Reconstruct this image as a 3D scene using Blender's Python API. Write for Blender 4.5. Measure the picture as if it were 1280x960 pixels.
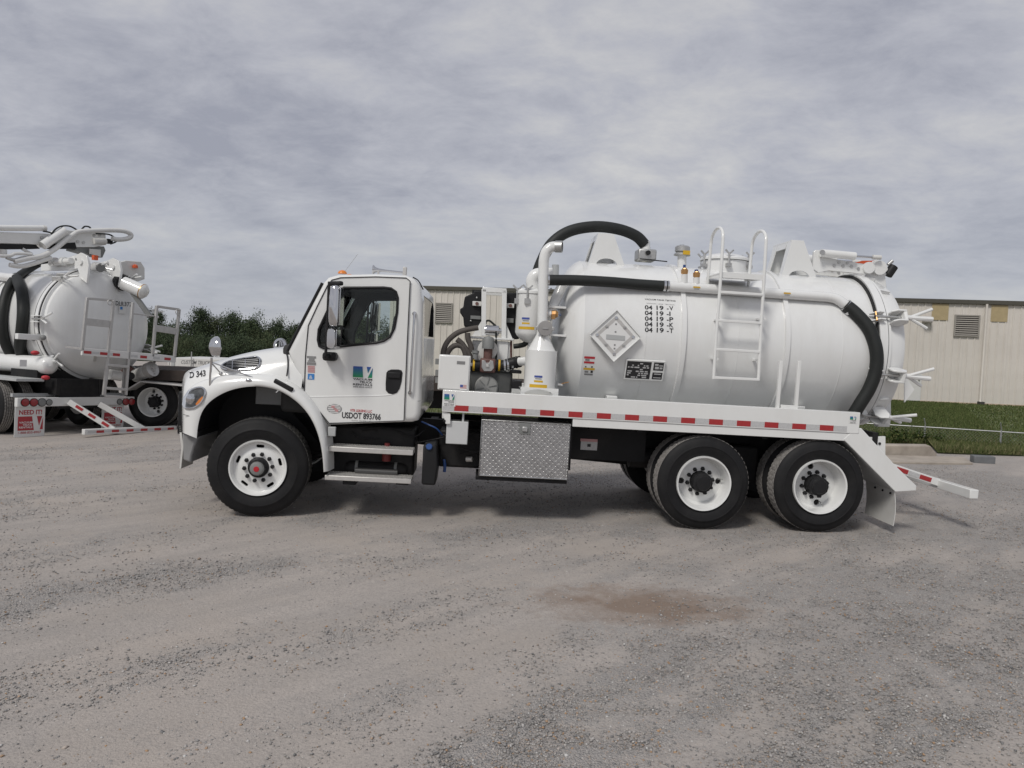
import bpy, bmesh, math, random
import numpy as np
from mathutils import Vector as V, Matrix, noise
for o in list(bpy.data.objects): bpy.data.objects.remove(o)
R = math.radians
sc = bpy.context.scene
COL = sc.collection
random.seed(7); np.random.seed(7)

# ------------------------------------------------------------------ camera
FPX, CAMH, PITCH, ROLL = 920.0, 1.95, math.atan(49/920), 0.037
fwd = V((0, math.cos(PITCH), -math.sin(PITCH))); up0 = V((0, math.sin(PITCH), math.cos(PITCH)))
rgt = V((1, 0, 0))*math.cos(ROLL)+up0*math.sin(ROLL); upv = up0*math.cos(ROLL)-V((1, 0, 0))*math.sin(ROLL)
CAM = V((0, 0, CAMH))
cd = bpy.data.cameras.new('camera'); cam = bpy.data.objects.new('camera', cd); COL.objects.link(cam)
cd.sensor_width = 36; cd.lens = FPX/1280*36; cd.clip_start = .05; cd.clip_end = 3000
m = Matrix.Identity(4)
for i in range(3):
    m[i][0] = rgt[i]; m[i][1] = upv[i]; m[i][2] = -fwd[i]; m[i][3] = CAM[i]
cam.matrix_world = m
sc.camera = cam
sc.render.resolution_x, sc.render.resolution_y = 1024, 768
sc.cycles.max_bounces = 6; sc.cycles.diffuse_bounces = 3; sc.cycles.glossy_bounces = 3; sc.cycles.transparent_max_bounces = 8

# ------------------------------------------------------------------ sky and sun
SUN_EL, SUN_AZ = R(48), math.atan2(-.50, -.80)          # azimuth from +Y toward +X
w = bpy.data.worlds.new('World'); sc.world = w; w.use_nodes = True
nt = w.node_tree; N = nt.nodes; LK = nt.links; N.clear()
def nd(t, **k):
    n = N.new(t)
    for a, b in k.items(): setattr(n, a, b)
    return n
out = nd('ShaderNodeOutputWorld'); bg = nd('ShaderNodeBackground'); bg.inputs['Strength'].default_value = .1
sky = nd('ShaderNodeTexSky', sky_type='NISHITA', sun_disc=False, sun_elevation=SUN_EL, sun_rotation=SUN_AZ)
tc = nd('ShaderNodeTexCoord'); sep = nd('ShaderNodeSeparateXYZ'); LK.new(tc.outputs['Generated'], sep.inputs[0])
def mth(op, a, b=None, c=None):
    n = nd('ShaderNodeMath', operation=op)
    for i, x in enumerate((a, b, c)):
        if x is None: continue
        if isinstance(x, (int, float)): n.inputs[i].default_value = x
        else: LK.new(x, n.inputs[i])
    return n.outputs[0]
zz = mth('MAXIMUM', sep.outputs[2], 0.0); den = mth('ADD', zz, .24)
cx = mth('DIVIDE', sep.outputs[0], den); cy = mth('DIVIDE', sep.outputs[1], den)
cmb = nd('ShaderNodeCombineXYZ'); LK.new(cx, cmb.inputs[0]); LK.new(cy, cmb.inputs[1])
def nz(scale, detail, rough, off, dist=0.0):
    mp = nd('ShaderNodeMapping'); mp.inputs['Location'].default_value = off; mp.inputs['Rotation'].default_value = (0, 0, R(24)); mp.inputs['Scale'].default_value = (.9, 1.1, 1)
    LK.new(cmb.outputs[0], mp.inputs[0])
    n = nd('ShaderNodeTexNoise'); n.inputs['Scale'].default_value = scale; n.inputs['Detail'].default_value = detail
    n.inputs['Roughness'].default_value = rough; n.inputs['Distortion'].default_value = dist
    LK.new(mp.outputs[0], n.inputs['Vector']); return n.outputs['Fac']
n1 = nz(1.25, 6, .55, (3.4, 1.2, 0), .2); n2 = nz(4.2, 8, .66, (7.3, -2.2, 0), .25); n3 = nz(.42, 3, .5, (1.3, .4, 0), 0)
mixn = mth('ADD', mth('ADD', mth('MULTIPLY', n1, .44), mth('MULTIPLY', n2, .36)), mth('MULTIPLY', n3, .20))
ramp = nd('ShaderNodeValToRGB'); LK.new(mixn, ramp.inputs[0])
e = ramp.color_ramp.elements; e[0].position = .40; e[0].color = (3.0, 3.1, 3.62, 1); e[1].position = .61; e[1].color = (5.3, 5.27, 5.3, 1)
k = ramp.color_ramp.elements.new(.5); k.color = (4.1, 4.17, 4.6, 1)
# thicker, more even haze of cloud towards the horizon
hz = nd('ShaderNodeMapRange'); LK.new(zz, hz.inputs[0]); hz.inputs[1].default_value = 0; hz.inputs[2].default_value = .22; hz.inputs[3].default_value = .65; hz.inputs[4].default_value = 0
mxh = nd('ShaderNodeMix', data_type='RGBA'); LK.new(hz.outputs[0], mxh.inputs[0]); LK.new(ramp.outputs[0], mxh.inputs[6]); mxh.inputs[7].default_value = (3.75, 3.95, 4.4, 1)
mxs = nd('ShaderNodeMix', data_type='RGBA'); mxs.inputs[0].default_value = .95; LK.new(sky.outputs[0], mxs.inputs[6]); LK.new(mxh.outputs[2], mxs.inputs[7])
LK.new(mxs.outputs[2], bg.inputs[0]); LK.new(bg.outputs[0], out.inputs[0])

sd = bpy.data.lights.new('sun', 'SUN'); sd.energy = 1.75; sd.angle = R(14); sd.color = (1, .965, .91)
sun = bpy.data.objects.new('sun', sd); COL.objects.link(sun)
sdir = V((math.sin(SUN_AZ)*math.cos(SUN_EL), math.cos(SUN_AZ)*math.cos(SUN_EL), math.sin(SUN_EL)))
sun.rotation_euler = (-sdir).to_track_quat('-Z', 'Y').to_euler(); sun.location = (-10, -15, 20)
vs = sc.view_settings; vs.view_transform = 'Standard'; vs.look = 'None'; vs.gamma = 1; vs.use_curve_mapping = False; vs.exposure = 0.18

# ------------------------------------------------------------------ helpers
class Frame:
    """a local frame; at(u, v, y) is the local point seen at photo pixel (u, v) on the frame's plane y"""
    def __init__(s, o, X, Y, Z): s.o, s.X, s.Y, s.Z = V(o), V(X), V(Y), V(Z)
    def ray(s, u, v): return fwd*FPX+rgt*(u-640)-upv*(v-480)
    def loc(s, p): q = p-s.o; return V((q.dot(s.X), q.dot(s.Y), q.dot(s.Z)))
    def at(s, u, v, y=0.0):
        d = s.ray(u, v); t = ((s.o-CAM).dot(s.Y)+y)/d.dot(s.Y); return s.loc(CAM+d*t)
    def atx(s, u, v, x=0.0):
        d = s.ray(u, v); t = ((s.o-CAM).dot(s.X)+x)/d.dot(s.X); return s.loc(CAM+d*t)
    def mat(s):
        m = Matrix.Identity(4)
        for i in range(3): m[i][0], m[i][1], m[i][2], m[i][3] = s.X[i], s.Y[i], s.Z[i], s.o[i]
        return m
WF = Frame((0, 0, 0), (1, 0, 0), (0, 1, 0), (0, 0, 1))
def gnd(u, v, z=0.0):
    d = WF.ray(u, v); return CAM+d*((z-CAMH)/d.z)

def spl(pts, n=8, closed=False):
    pts = [V(p) for p in pts]; L = len(pts); o = []
    rng = range(L) if closed else range(L-1)
    for i in rng:
        if closed: a, b, c, d = pts[i-1], pts[i], pts[(i+1) % L], pts[(i+2) % L]
        else: a, b, c, d = pts[max(i-1, 0)], pts[i], pts[i+1], pts[min(i+2, L-1)]
        for k in range(n):
            t = k/n
            o.append(.5*((2*b)+(c-a)*t+(2*a-5*b+4*c-d)*t*t+(3*b-a-3*c+d)*t**3))
    if not closed: o.append(pts[-1])
    return o
def perp(d):
    d = d.normalized(); a = V((0, 0, 1)) if abs(d.z) < .9 else V((1, 0, 0))
    u = d.cross(a).normalized(); return u, d.cross(u)

class MB:
    def __init__(s): s.v, s.f = [], []
    def add(s, vs, fs):
        o = len(s.v); s.v += [tuple(p) for p in vs]; s.f += [tuple(i+o for i in f) for f in fs]; return s
    def box(s, x0, x1, y0, y1, z0, z1):
        vs = [(x, y, z) for x in (x0, x1) for y in (y0, y1) for z in (z0, z1)]
        return s.add(vs, [(0, 1, 3, 2), (4, 6, 7, 5), (0, 4, 5, 1), (2, 3, 7, 6), (0, 2, 6, 4), (1, 5, 7, 3)])
    def obox(s, c, size, M=None):
        M = M or Matrix.Identity(3); c = V(c); h = [x/2 for x in size]
        vs = [c+M @ V((i*h[0], j*h[1], k*h[2])) for i in (-1, 1) for j in (-1, 1) for k in (-1, 1)]
        return s.add(vs, [(0, 1, 3, 2), (4, 6, 7, 5), (0, 4, 5, 1), (2, 3, 7, 6), (0, 2, 6, 4), (1, 5, 7, 3)])
    def bar(s, p, q, wd, ht, upd=(0, 0, 1)):
        p, q = V(p), V(q); d = (q-p); L = d.length; d.normalize(); upd = V(upd); sd_ = d.cross(upd)
        if sd_.length < 1e-4: sd_ = d.cross(V((1, 0, 0)))
        sd_.normalize(); u2 = sd_.cross(d)
        return s.obox((p+q)/2, (L, wd, ht), Matrix((d, sd_, u2)).transposed())
    def prism(s, pts, vec):
        pts = [V(p) for p in pts]; n = len(pts); vec = V(vec)
        fs = [tuple(range(n)), tuple(range(2*n-1, n-1, -1))]+[(i, (i+1) % n, n+(i+1) % n, n+i) for i in range(n)]
        return s.add(pts+[p+vec for p in pts], fs)
    def loft(s, rings, closed=True, cap=True):
        n = len(rings[0]); vs = [p for r in rings for p in r]; fs = []
        for i in range(len(rings)-1):
            for j in range(n if closed else n-1):
                a = i*n+j; b = i*n+(j+1) % n; fs.append((a, b, b+n, a+n))
        if cap and closed: fs += [tuple(range(n-1, -1, -1)), tuple(range((len(rings)-1)*n, len(rings)*n))]
        return s.add(vs, fs)
    def tube(s, pts, r, n=10, cap=True, closed=False):
        pts = [V(p) for p in pts]; L = len(pts); rr = r if isinstance(r, (list, tuple)) else [r]*L
        tans = []
        for i in range(L):
            a = pts[i-1] if (i or closed) else pts[0]; b = pts[(i+1) % L] if (i < L-1 or closed) else pts[-1]
            tans.append((b-a).normalized())
        u, _ = perp(tans[0]); rings = []
        for i in range(L):
            u = u-tans[i]*u.dot(tans[i]); u.normalize(); w_ = tans[i].cross(u)
            rings.append([pts[i]+(u*math.cos(2*math.pi*k/n)+w_*math.sin(2*math.pi*k/n))*rr[i] for k in range(n)])
        if closed: rings.append(rings[0])
        return s.loft(rings, True, cap and not closed)
    def cyl(s, p, q, r, n=20, r2=None): return s.tube([p, q], [r, r if r2 is None else r2], n)
    def lathe(s, prof, o, ax, n=32, closed=False, ph=0.0):
        o, ax = V(o), V(ax).normalized(); u, w_ = perp(ax); rings = []
        for a, r in prof:
            r = max(r, 1e-4)
            rings.append([o+ax*a+(u*math.cos(2*math.pi*k/n+ph)+w_*math.sin(2*math.pi*k/n+ph))*r for k in range(n)])
        if closed: rings.append(rings[0])
        return s.loft(rings, True, not closed)
    def ball(s, c, r, n=12, sx=1, sy=1, sz=1):
        prof = [(-math.cos(math.pi*i/n), math.sin(math.pi*i/n)) for i in range(n+1)]
        o = len(s.v); s.lathe(prof, (0, 0, 0), (0, 0, 1), n*2)
        for i in range(o, len(s.v)):
            p = s.v[i]; s.v[i] = (c[0]+p[0]*r*sx, c[1]+p[1]*r*sy, c[2]+p[2]*r*sz)
        return s
    def build(s, name, mat, parent=None, bevel=0, sharp=38, seg=2, rec=True):
        me = bpy.data.meshes.new(name); me.from_pydata(s.v, [], s.f)
        if rec:
            bm = bmesh.new(); bm.from_mesh(me); bmesh.ops.recalc_face_normals(bm, faces=bm.faces); bm.to_mesh(me); bm.free()
        me.polygons.foreach_set('use_smooth', [True]*len(me.polygons)); me.set_sharp_from_angle(angle=R(sharp))
        me.materials.append(mat); me.update()
        o = bpy.data.objects.new(name, me); COL.objects.link(o); o.parent = parent
        if bevel:
            b = o.modifiers.new('bevel', 'BEVEL'); b.width = bevel; b.segments = seg; b.limit_method = 'ANGLE'; b.angle_limit = R(40)
            b.harden_normals = False
        return o
def cut(o, cutters):
    for c in cutters:
        md = o.modifiers.new('cut', 'BOOLEAN'); md.operation = 'DIFFERENCE'; md.object = c; md.solver = 'EXACT'; md.material_mode = 'TRANSFER'
    dg = bpy.context.evaluated_depsgraph_get(); me = bpy.data.meshes.new_from_object(o.evaluated_get(dg))
    o.modifiers.clear(); o.data = me
    me.polygons.foreach_set('use_smooth', [True]*len(me.polygons)); me.set_sharp_from_angle(angle=R(35))
    for c in cutters: bpy.data.objects.remove(c)
def empty(name, parent=None, mat=None, loc=None):
    o = bpy.data.objects.new(name, None); COL.objects.link(o); o.parent = parent; o.empty_display_size = .2
    if mat is not None: o.matrix_world = mat
    if loc is not None: o.location = loc
    return o
def tag(o, label=None, cat=None, group=None, kind=None):
    if label: o['label'] = label
    if cat: o['category'] = cat
    if group: o['group'] = group
    if kind: o['kind'] = kind
    return o
def copy_tree(o, parent=None):
    c = o.copy(); COL.objects.link(c); c.parent = parent
    for ch in list(o.children): copy_tree(ch, c)
    return c
def inset(poly, d):
    """poly: list of (x, z), offset inwards by d"""
    n = len(poly); area = sum(poly[i][0]*poly[(i+1) % n][1]-poly[(i+1) % n][0]*poly[i][1] for i in range(n)); sg = 1 if area > 0 else -1; o = []
    for i in range(n):
        a, b, c = V(poly[i-1]), V(poly[i]), V(poly[(i+1) % n])
        e1 = (b-a).normalized(); e2 = (c-b).normalized(); n1 = V((-e1.y, e1.x))*sg; n2 = V((-e2.y, e2.x))*sg
        k = (n1+n2); k = k/max(.35, k.length_squared)*2
        o.append(b+k*d)
    return [(p.x, p.y) for p in o]

# ------------------------------------------------------------------ materials
def M(name, col, rough=.5, metal=0.0, var=.06, scale=5.0, bump=0.0, bscale=60.0, coat=0.0, emis=None, alpha=None, rvar=.08, dirt=None, dscale=3.0, damt=.3, streak=None):
    m = bpy.data.materials.new(name); m.use_nodes = True; t = m.node_tree; n = t.nodes; b = n['Principled BSDF']; L = t.links
    tcn = n.new('ShaderNodeTexCoord'); nzn = n.new('ShaderNodeTexNoise'); nzn.inputs['Scale'].default_value = scale; nzn.inputs['Detail'].default_value = 3
    nzn.inputs['Roughness'].default_value = .65
    L.new(tcn.outputs['Object'], nzn.inputs['Vector'])
    mx = n.new('ShaderNodeMix'); mx.data_type = 'RGBA'
    mr = n.new('ShaderNodeMapRange'); mr.inputs[1].default_value = .3; mr.inputs[2].default_value = .7; L.new(nzn.outputs['Fac'], mr.inputs[0]); L.new(mr.outputs[0], mx.inputs[0])
    mx.inputs[6].default_value = tuple(c*(1-var) for c in col)+(1,); mx.inputs[7].default_value = tuple(min(1, c*(1+var)) for c in col)+(1,)
    src = mx.outputs[2]
    if dirt:
        dn = n.new('ShaderNodeTexNoise'); dn.inputs['Scale'].default_value = dscale; dn.inputs['Detail'].default_value = 4; dn.inputs['Roughness'].default_value = .7
        if streak:
            dm_ = n.new('ShaderNodeMapping'); dm_.inputs['Scale'].default_value = streak; L.new(tcn.outputs['Object'], dm_.inputs[0]); L.new(dm_.outputs[0], dn.inputs['Vector'])
        else: L.new(tcn.outputs['Object'], dn.inputs['Vector'])
        dr = n.new('ShaderNodeMapRange'); dr.inputs[1].default_value = .45; dr.inputs[2].default_value = .75; dr.inputs[4].default_value = damt; L.new(dn.outputs['Fac'], dr.inputs[0])
        m2 = n.new('ShaderNodeMix'); m2.data_type = 'RGBA'; L.new(dr.outputs[0], m2.inputs[0]); L.new(src, m2.inputs[6]); m2.inputs[7].default_value = tuple(dirt)+(1,)
        src = m2.outputs[2]
    L.new(src, b.inputs['Base Color'])
    rr = n.new('ShaderNodeMapRange'); rr.inputs[3].default_value = max(.02, rough-rvar); rr.inputs[4].default_value = min(1, rough+rvar); L.new(nzn.outputs['Fac'], rr.inputs[0]); L.new(rr.outputs[0], b.inputs['Roughness'])
    b.inputs['Metallic'].default_value = metal
    if coat: b.inputs['Coat Weight'].default_value = coat; b.inputs['Coat Roughness'].default_value = .08
    if bump:
        bn = n.new('ShaderNodeTexNoise'); bn.inputs['Scale'].default_value = bscale; bn.inputs['Detail'].default_value = 2; L.new(tcn.outputs['Object'], bn.inputs['Vector'])
        bp = n.new('ShaderNodeBump'); bp.inputs['Strength'].default_value = bump; bp.inputs['Distance'].default_value = .01; L.new(bn.outputs['Fac'], bp.inputs['Height']); L.new(bp.outputs[0], b.inputs['Normal'])
    if emis: b.inputs['Emission Color'].default_value = tuple(emis)+(1,); b.inputs['Emission Strength'].default_value = 1
    return m
WHITE = M('white_paint', (.76, .765, .75), .2, var=.02, scale=2.5, coat=.6, dirt=(.50, .475, .43), dscale=2.4, damt=.16, streak=(1, 1, .35))
TANKW = M('tank_white_paint', (.75, .755, .745), .24, var=.02, scale=1.7, coat=.5, bump=.02, bscale=6, dirt=(.52, .50, .46), dscale=5, damt=.2, streak=(1, 1, .12))
WHITE2 = M('weathered_white_paint', (.66, .655, .63), .42, var=.05, scale=4, dirt=(.36, .33, .29), dscale=4, damt=.35)
GREYP = M('grey_paint', (.42, .43, .43), .45, var=.05)
LGREY = M('light_grey_paint', (.55, .56, .56), .42, var=.03)
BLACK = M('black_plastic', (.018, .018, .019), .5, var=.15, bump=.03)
CHASSIS = M('chassis_black_paint', (.012, .012, .013), .55, var=.2, dirt=(.06, .055, .05), damt=.3)
RUBBER = M('tyre_rubber', (.013, .013, .014), .62, var=.12, scale=9, bump=.02, dirt=(.05, .047, .043), dscale=5, damt=.18)
TREAD = M('dusty_tread_rubber', (.27, .255, .24), .9, var=.15, scale=14, bump=.05, dirt=(.09, .086, .08), dscale=34, damt=.8)
FTREAD = M('dark_tread_rubber', (.05, .048, .045), .85, var=.2, scale=14, bump=.05)
for m_ in (RUBBER, BLACK, CHASSIS): m_.node_tree.nodes['Principled BSDF'].inputs['Specular IOR Level'].default_value = .22
HOSE = M('black_hose_rubber', (.010, .012, .011), .6, var=.2, scale=12, bump=.05, bscale=90)
BHOSE = M('dusty_brown_hose', (.075, .065, .058), .7, var=.15)
CHROME = M('chrome', (.62, .62, .63), .07, 1.0, var=.02, rvar=.03)
ALU = M('brushed_aluminium', (.60, .585, .56), .45, .55, var=.05, scale=20)
DPLATE = M('diamond_plate_aluminium', (.56, .56, .56), .36, 1.0, var=.08, scale=9)
STEEL = M('galvanised_steel', (.50, .50, .49), .45, .85, var=.1, scale=25)
GLASSD = None
RED = M('reflective_red', (.36, .028, .03), .4, var=.1, scale=30)
TAPEW = M('reflective_silver', (.50, .50, .50), .35, var=.12, scale=60, bump=.1, bscale=120)
INK = M('black_print', (.02, .02, .022), .5, var=.1)
INKG = M('grey_print', (.22, .22, .22), .5, var=.1)
INKR = M('red_print', (.45, .03, .04), .5, var=.1)
INKPINK = M('faded_red_print', (.52, .28, .28), .5, var=.1)
INKB = M('blue_print', (.05, .22, .55), .5, var=.05)
INKNAVY = M('navy_print', (.05, .08, .30), .5, var=.05)
YEL = M('yellow_print', (.62, .38, .02), .5, var=.05)
PAPER = M('white_sticker', (.72, .72, .71), .4, var=.02)
AMBER = M('amber_lens', (.75, .22, .02), .25, var=.05, coat=.5)
REDL = M('red_lens', (.26, .015, .02), .2, var=.1, coat=.6)
BRASS = M('brass', (.52, .30, .13), .35, .9, var=.1)
RUST = M('rust_brown_casting', (.13, .065, .055), .6, var=.25, scale=12)
PUMP = M('grey_pump_casting', (.20, .205, .20), .55, var=.1, bump=.03)
ORANGE = M('orange_red_marker', (.62, .10, .03), .4)
BLUEH = M('blue_cap_plastic', (.02, .065, .22), .4)
SEAT = M('grey_seat_fabric', (.10, .10, .105), .85, var=.15)
INTER = M('dark_cab_interior', (.035, .034, .033), .8, var=.1)
def glass(name, tint, refl=.9):
    m = bpy.data.materials.new(name); m.use_nodes = True; t = m.node_tree; n = t.nodes; n.remove(n['Principled BSDF']); L = t.links
    tr = n.new('ShaderNodeBsdfTransparent'); tr.inputs[0].default_value = tuple(tint)+(1,)
    gl = n.new('ShaderNodeBsdfGlossy'); gl.inputs['Roughness'].default_value = .02; gl.inputs[0].default_value = (refl, refl, refl, 1)
    fr = n.new('ShaderNodeFresnel'); fr.inputs[0].default_value = 1.32; mx = n.new('ShaderNodeMixShader')
    nzn = n.new('ShaderNodeTexNoise'); nzn.inputs['Scale'].default_value = 2.5
    ad = n.new('ShaderNodeMath'); ad.operation = 'MULTIPLY_ADD'; L.new(nzn.outputs['Fac'], ad.inputs[0]); ad.inputs[1].default_value = .008; L.new(fr.outputs[0], ad.inputs[2])
    L.new(ad.outputs[0], mx.inputs[0]); L.new(tr.outputs[0], mx.inputs[1]); L.new(gl.outputs[0], mx.inputs[2]); L.new(mx.outputs[0], n['Material Output'].inputs[0]); return m
GLASS = glass('tinted_glass', (.89, .92, .91))
GLASSL = glass('clear_lens', (.92, .93, .93))
def logo_mat(name, a, b):
    m = bpy.data.materials.new(name); m.use_nodes = True; t = m.node_tree; n = t.nodes; L = t.links
    tcn = n.new('ShaderNodeTexCoord'); sp = n.new('ShaderNodeSeparateXYZ'); L.new(tcn.outputs['Generated'], sp.inputs[0])
    mx = n.new('ShaderNodeMix'); mx.data_type = 'RGBA'; L.new(sp.outputs[2], mx.inputs[0]); mx.inputs[6].default_value = tuple(b)+(1,); mx.inputs[7].default_value = tuple(a)+(1,)
    L.new(mx.outputs[2], n['Principled BSDF'].inputs['Base Color']); n['Principled BSDF'].inputs['Roughness'].default_value = .4; return m
LOGO = logo_mat('blue_green_logo_print', (.03, .07, .36), (.015, .27, .08))

# flat lettering: collected here, turned into meshes in one go at the end
TEXTS = []
def text(s, o, right, up, h, mat, parent, width=None, name='lettering', bold=.0, align='LEFT', fn=None, shear=0.0):
    TEXTS.append((s, V(o), V(right), V(up), h, mat, parent, width, name, bold, align, fn, shear))
def make_texts():
    tmp = []
    for t in TEXTS:
        c = bpy.data.curves.new('t', 'FONT'); c.body = t[0]; c.size = 1; c.offset = t[9]; c.resolution_u = 3; c.shear = t[12]
        o = bpy.data.objects.new('t', c); COL.objects.link(o); tmp.append(o)
    dg = bpy.context.evaluated_depsgraph_get()
    for o, (s, og, rt, up, h, mat, par, width, name, bold, align, fn, sh) in zip(tmp, TEXTS):
        me = bpy.data.meshes.new_from_object(o.evaluated_get(dg)); xs = [v.co.x for v in me.vertices]
        if not xs: continue
        x0, x1 = min(xs), max(xs); k = h/.70; kx = k if width is None else width/(x1-x0); off = {'LEFT': 0, 'CENTER': .5, 'RIGHT': 1}[align]
        for v in me.vertices:
            a = (v.co.x-x0)*kx-off*(x1-x0)*kx; b = v.co.y*k
            v.co = fn(a, b) if fn else og+rt*a+up*b
        me.materials.clear(); me.materials.append(mat); me.update(); me.name = name
        n = bpy.data.objects.new(name, me); COL.objects.link(n); n.parent = par
    for o in tmp:
        c = o.data; bpy.data.objects.remove(o); bpy.data.curves.remove(c)
def decal(pts, mat, parent, name, off=(0, -.002, 0)):
    """a thin printed patch"""
    b = MB(); b.add([V(p)+V(off) for p in pts], [tuple(range(len(pts)))]); return b.build(name, mat, parent, rec=False)
# ================================================================== the setting
def smooth(a, b, x):
    t = min(1, max(0, (x-a)/(b-a))); return t*t*(3-2*t)
def ground_z(x, y):
    d = math.hypot(x*.6, max(0, y-10))
    return -9.0*smooth(48, 88, y) - 9.0*smooth(60, 110, abs(x))*(1 if y < 48 else 0)
# --- how much loose stone lies where (wheel lanes are packed dust)
LANES = [((-7.5, 3.2), (-.5, 8.2), .5), ((-5.2, 2.8), (1.0, 7.2), .55), ((-3.2, 2.6), (1.2, 6.0), .5), ((-1.6, 2.4), (.5, 4.4), .35), ((-9, 6.2), (-3, 9.0), .7), ((-2.5, 6.8), (8, 7.4), .55), ((2.2, 3.4), (6.5, 5.0), .3), ((4.3, 4.4), (6.5, 3.9), .22)]
CA, SA = math.cos(R(43)), math.sin(R(43))
def stone_mask(x, y):
    s_, t_ = x*CA+y*SA, -x*SA+y*CA
    n = noise.noise(V((s_*.42, t_*1.1, 3.3)))*.55+noise.noise(V((s_*1.2, t_*2.8, 9.1)))*.38+noise.noise(V((s_*3.0, t_*6.5, 1.2)))*.28+noise.noise(V((x*9, y*9, 4.2)))*.12
    d = .9
    for (a, b, wd) in LANES:
        ax, ay = a; bx, by = b; dx, dy = bx-ax, by-ay; t = max(0, min(1, ((x-ax)*dx+(y-ay)*dy)/(dx*dx+dy*dy)))
        q = math.hypot(x-ax-dx*t, y-ay-dy*t); d = min(d, q/wd-.35)
    bias = .07*max(-2.5, min(3.5, x))+.03*max(-2, 5.6-y)
    return max(0, min(1, .40+n*1.0+bias+(min(d, .9)-.55)*.34))
def axis(parts):
    o = []
    for a, b, st in parts:
        k = max(1, round((b-a)/st)); o += [a+(b-a)*i/k for i in range(k)]
    return o+[parts[-1][1]]
xs = axis([(-1500, -300, 300), (-300, -60, 30), (-60, -14, 4), (-14, -8, .6), (-8, 8, .075), (8, 14, .5), (14, 60, 4), (60, 300, 30), (300, 1500, 300)])
ys = axis([(-400, -40, 60), (-40, 1, 5), (1, 2.6, .4), (2.6, 9, .06), (9, 16, .14), (16, 40, 2), (40, 96, 4), (96, 300, 25), (300, 2200, 380)])
gv, gm = [], []
for y in ys:
    for x in xs:
        near = abs(x) < 9 and 2.4 < y < 16
        z = ground_z(x, y); mk = .35
        if near:
            mk = stone_mask(x, y)
            fade = smooth(9, 8, abs(x))*smooth(2.4, 2.8, y)*smooth(16, 14, y)
            keep = 1
            z += fade*keep*(.007*noise.noise(V((x*.9, y*.9, 0)))+(.003+.006*mk)*noise.noise(V((x*6, y*6, 5)))+.004*mk*noise.noise(V((x*13, y*13, 8))))-.006*fade
        gv.append((x, y, z)); gm.append(mk)
nx = len(xs); gf = [(j*nx+i, j*nx+i+1, (j+1)*nx+i+1, (j+1)*nx+i) for j in range(len(ys)-1) for i in range(nx-1)]
me = bpy.data.meshes.new('ground'); me.from_pydata(gv, [], gf); me.polygons.foreach_set('use_smooth', [True]*len(gf))
at = me.attributes.new('stone', 'FLOAT', 'POINT'); at.data.foreach_set('value', gm)
ground = bpy.data.objects.new('ground', me); COL.objects.link(ground); tag(ground, kind='structure')
STAIN = gnd(803, 755)
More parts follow.
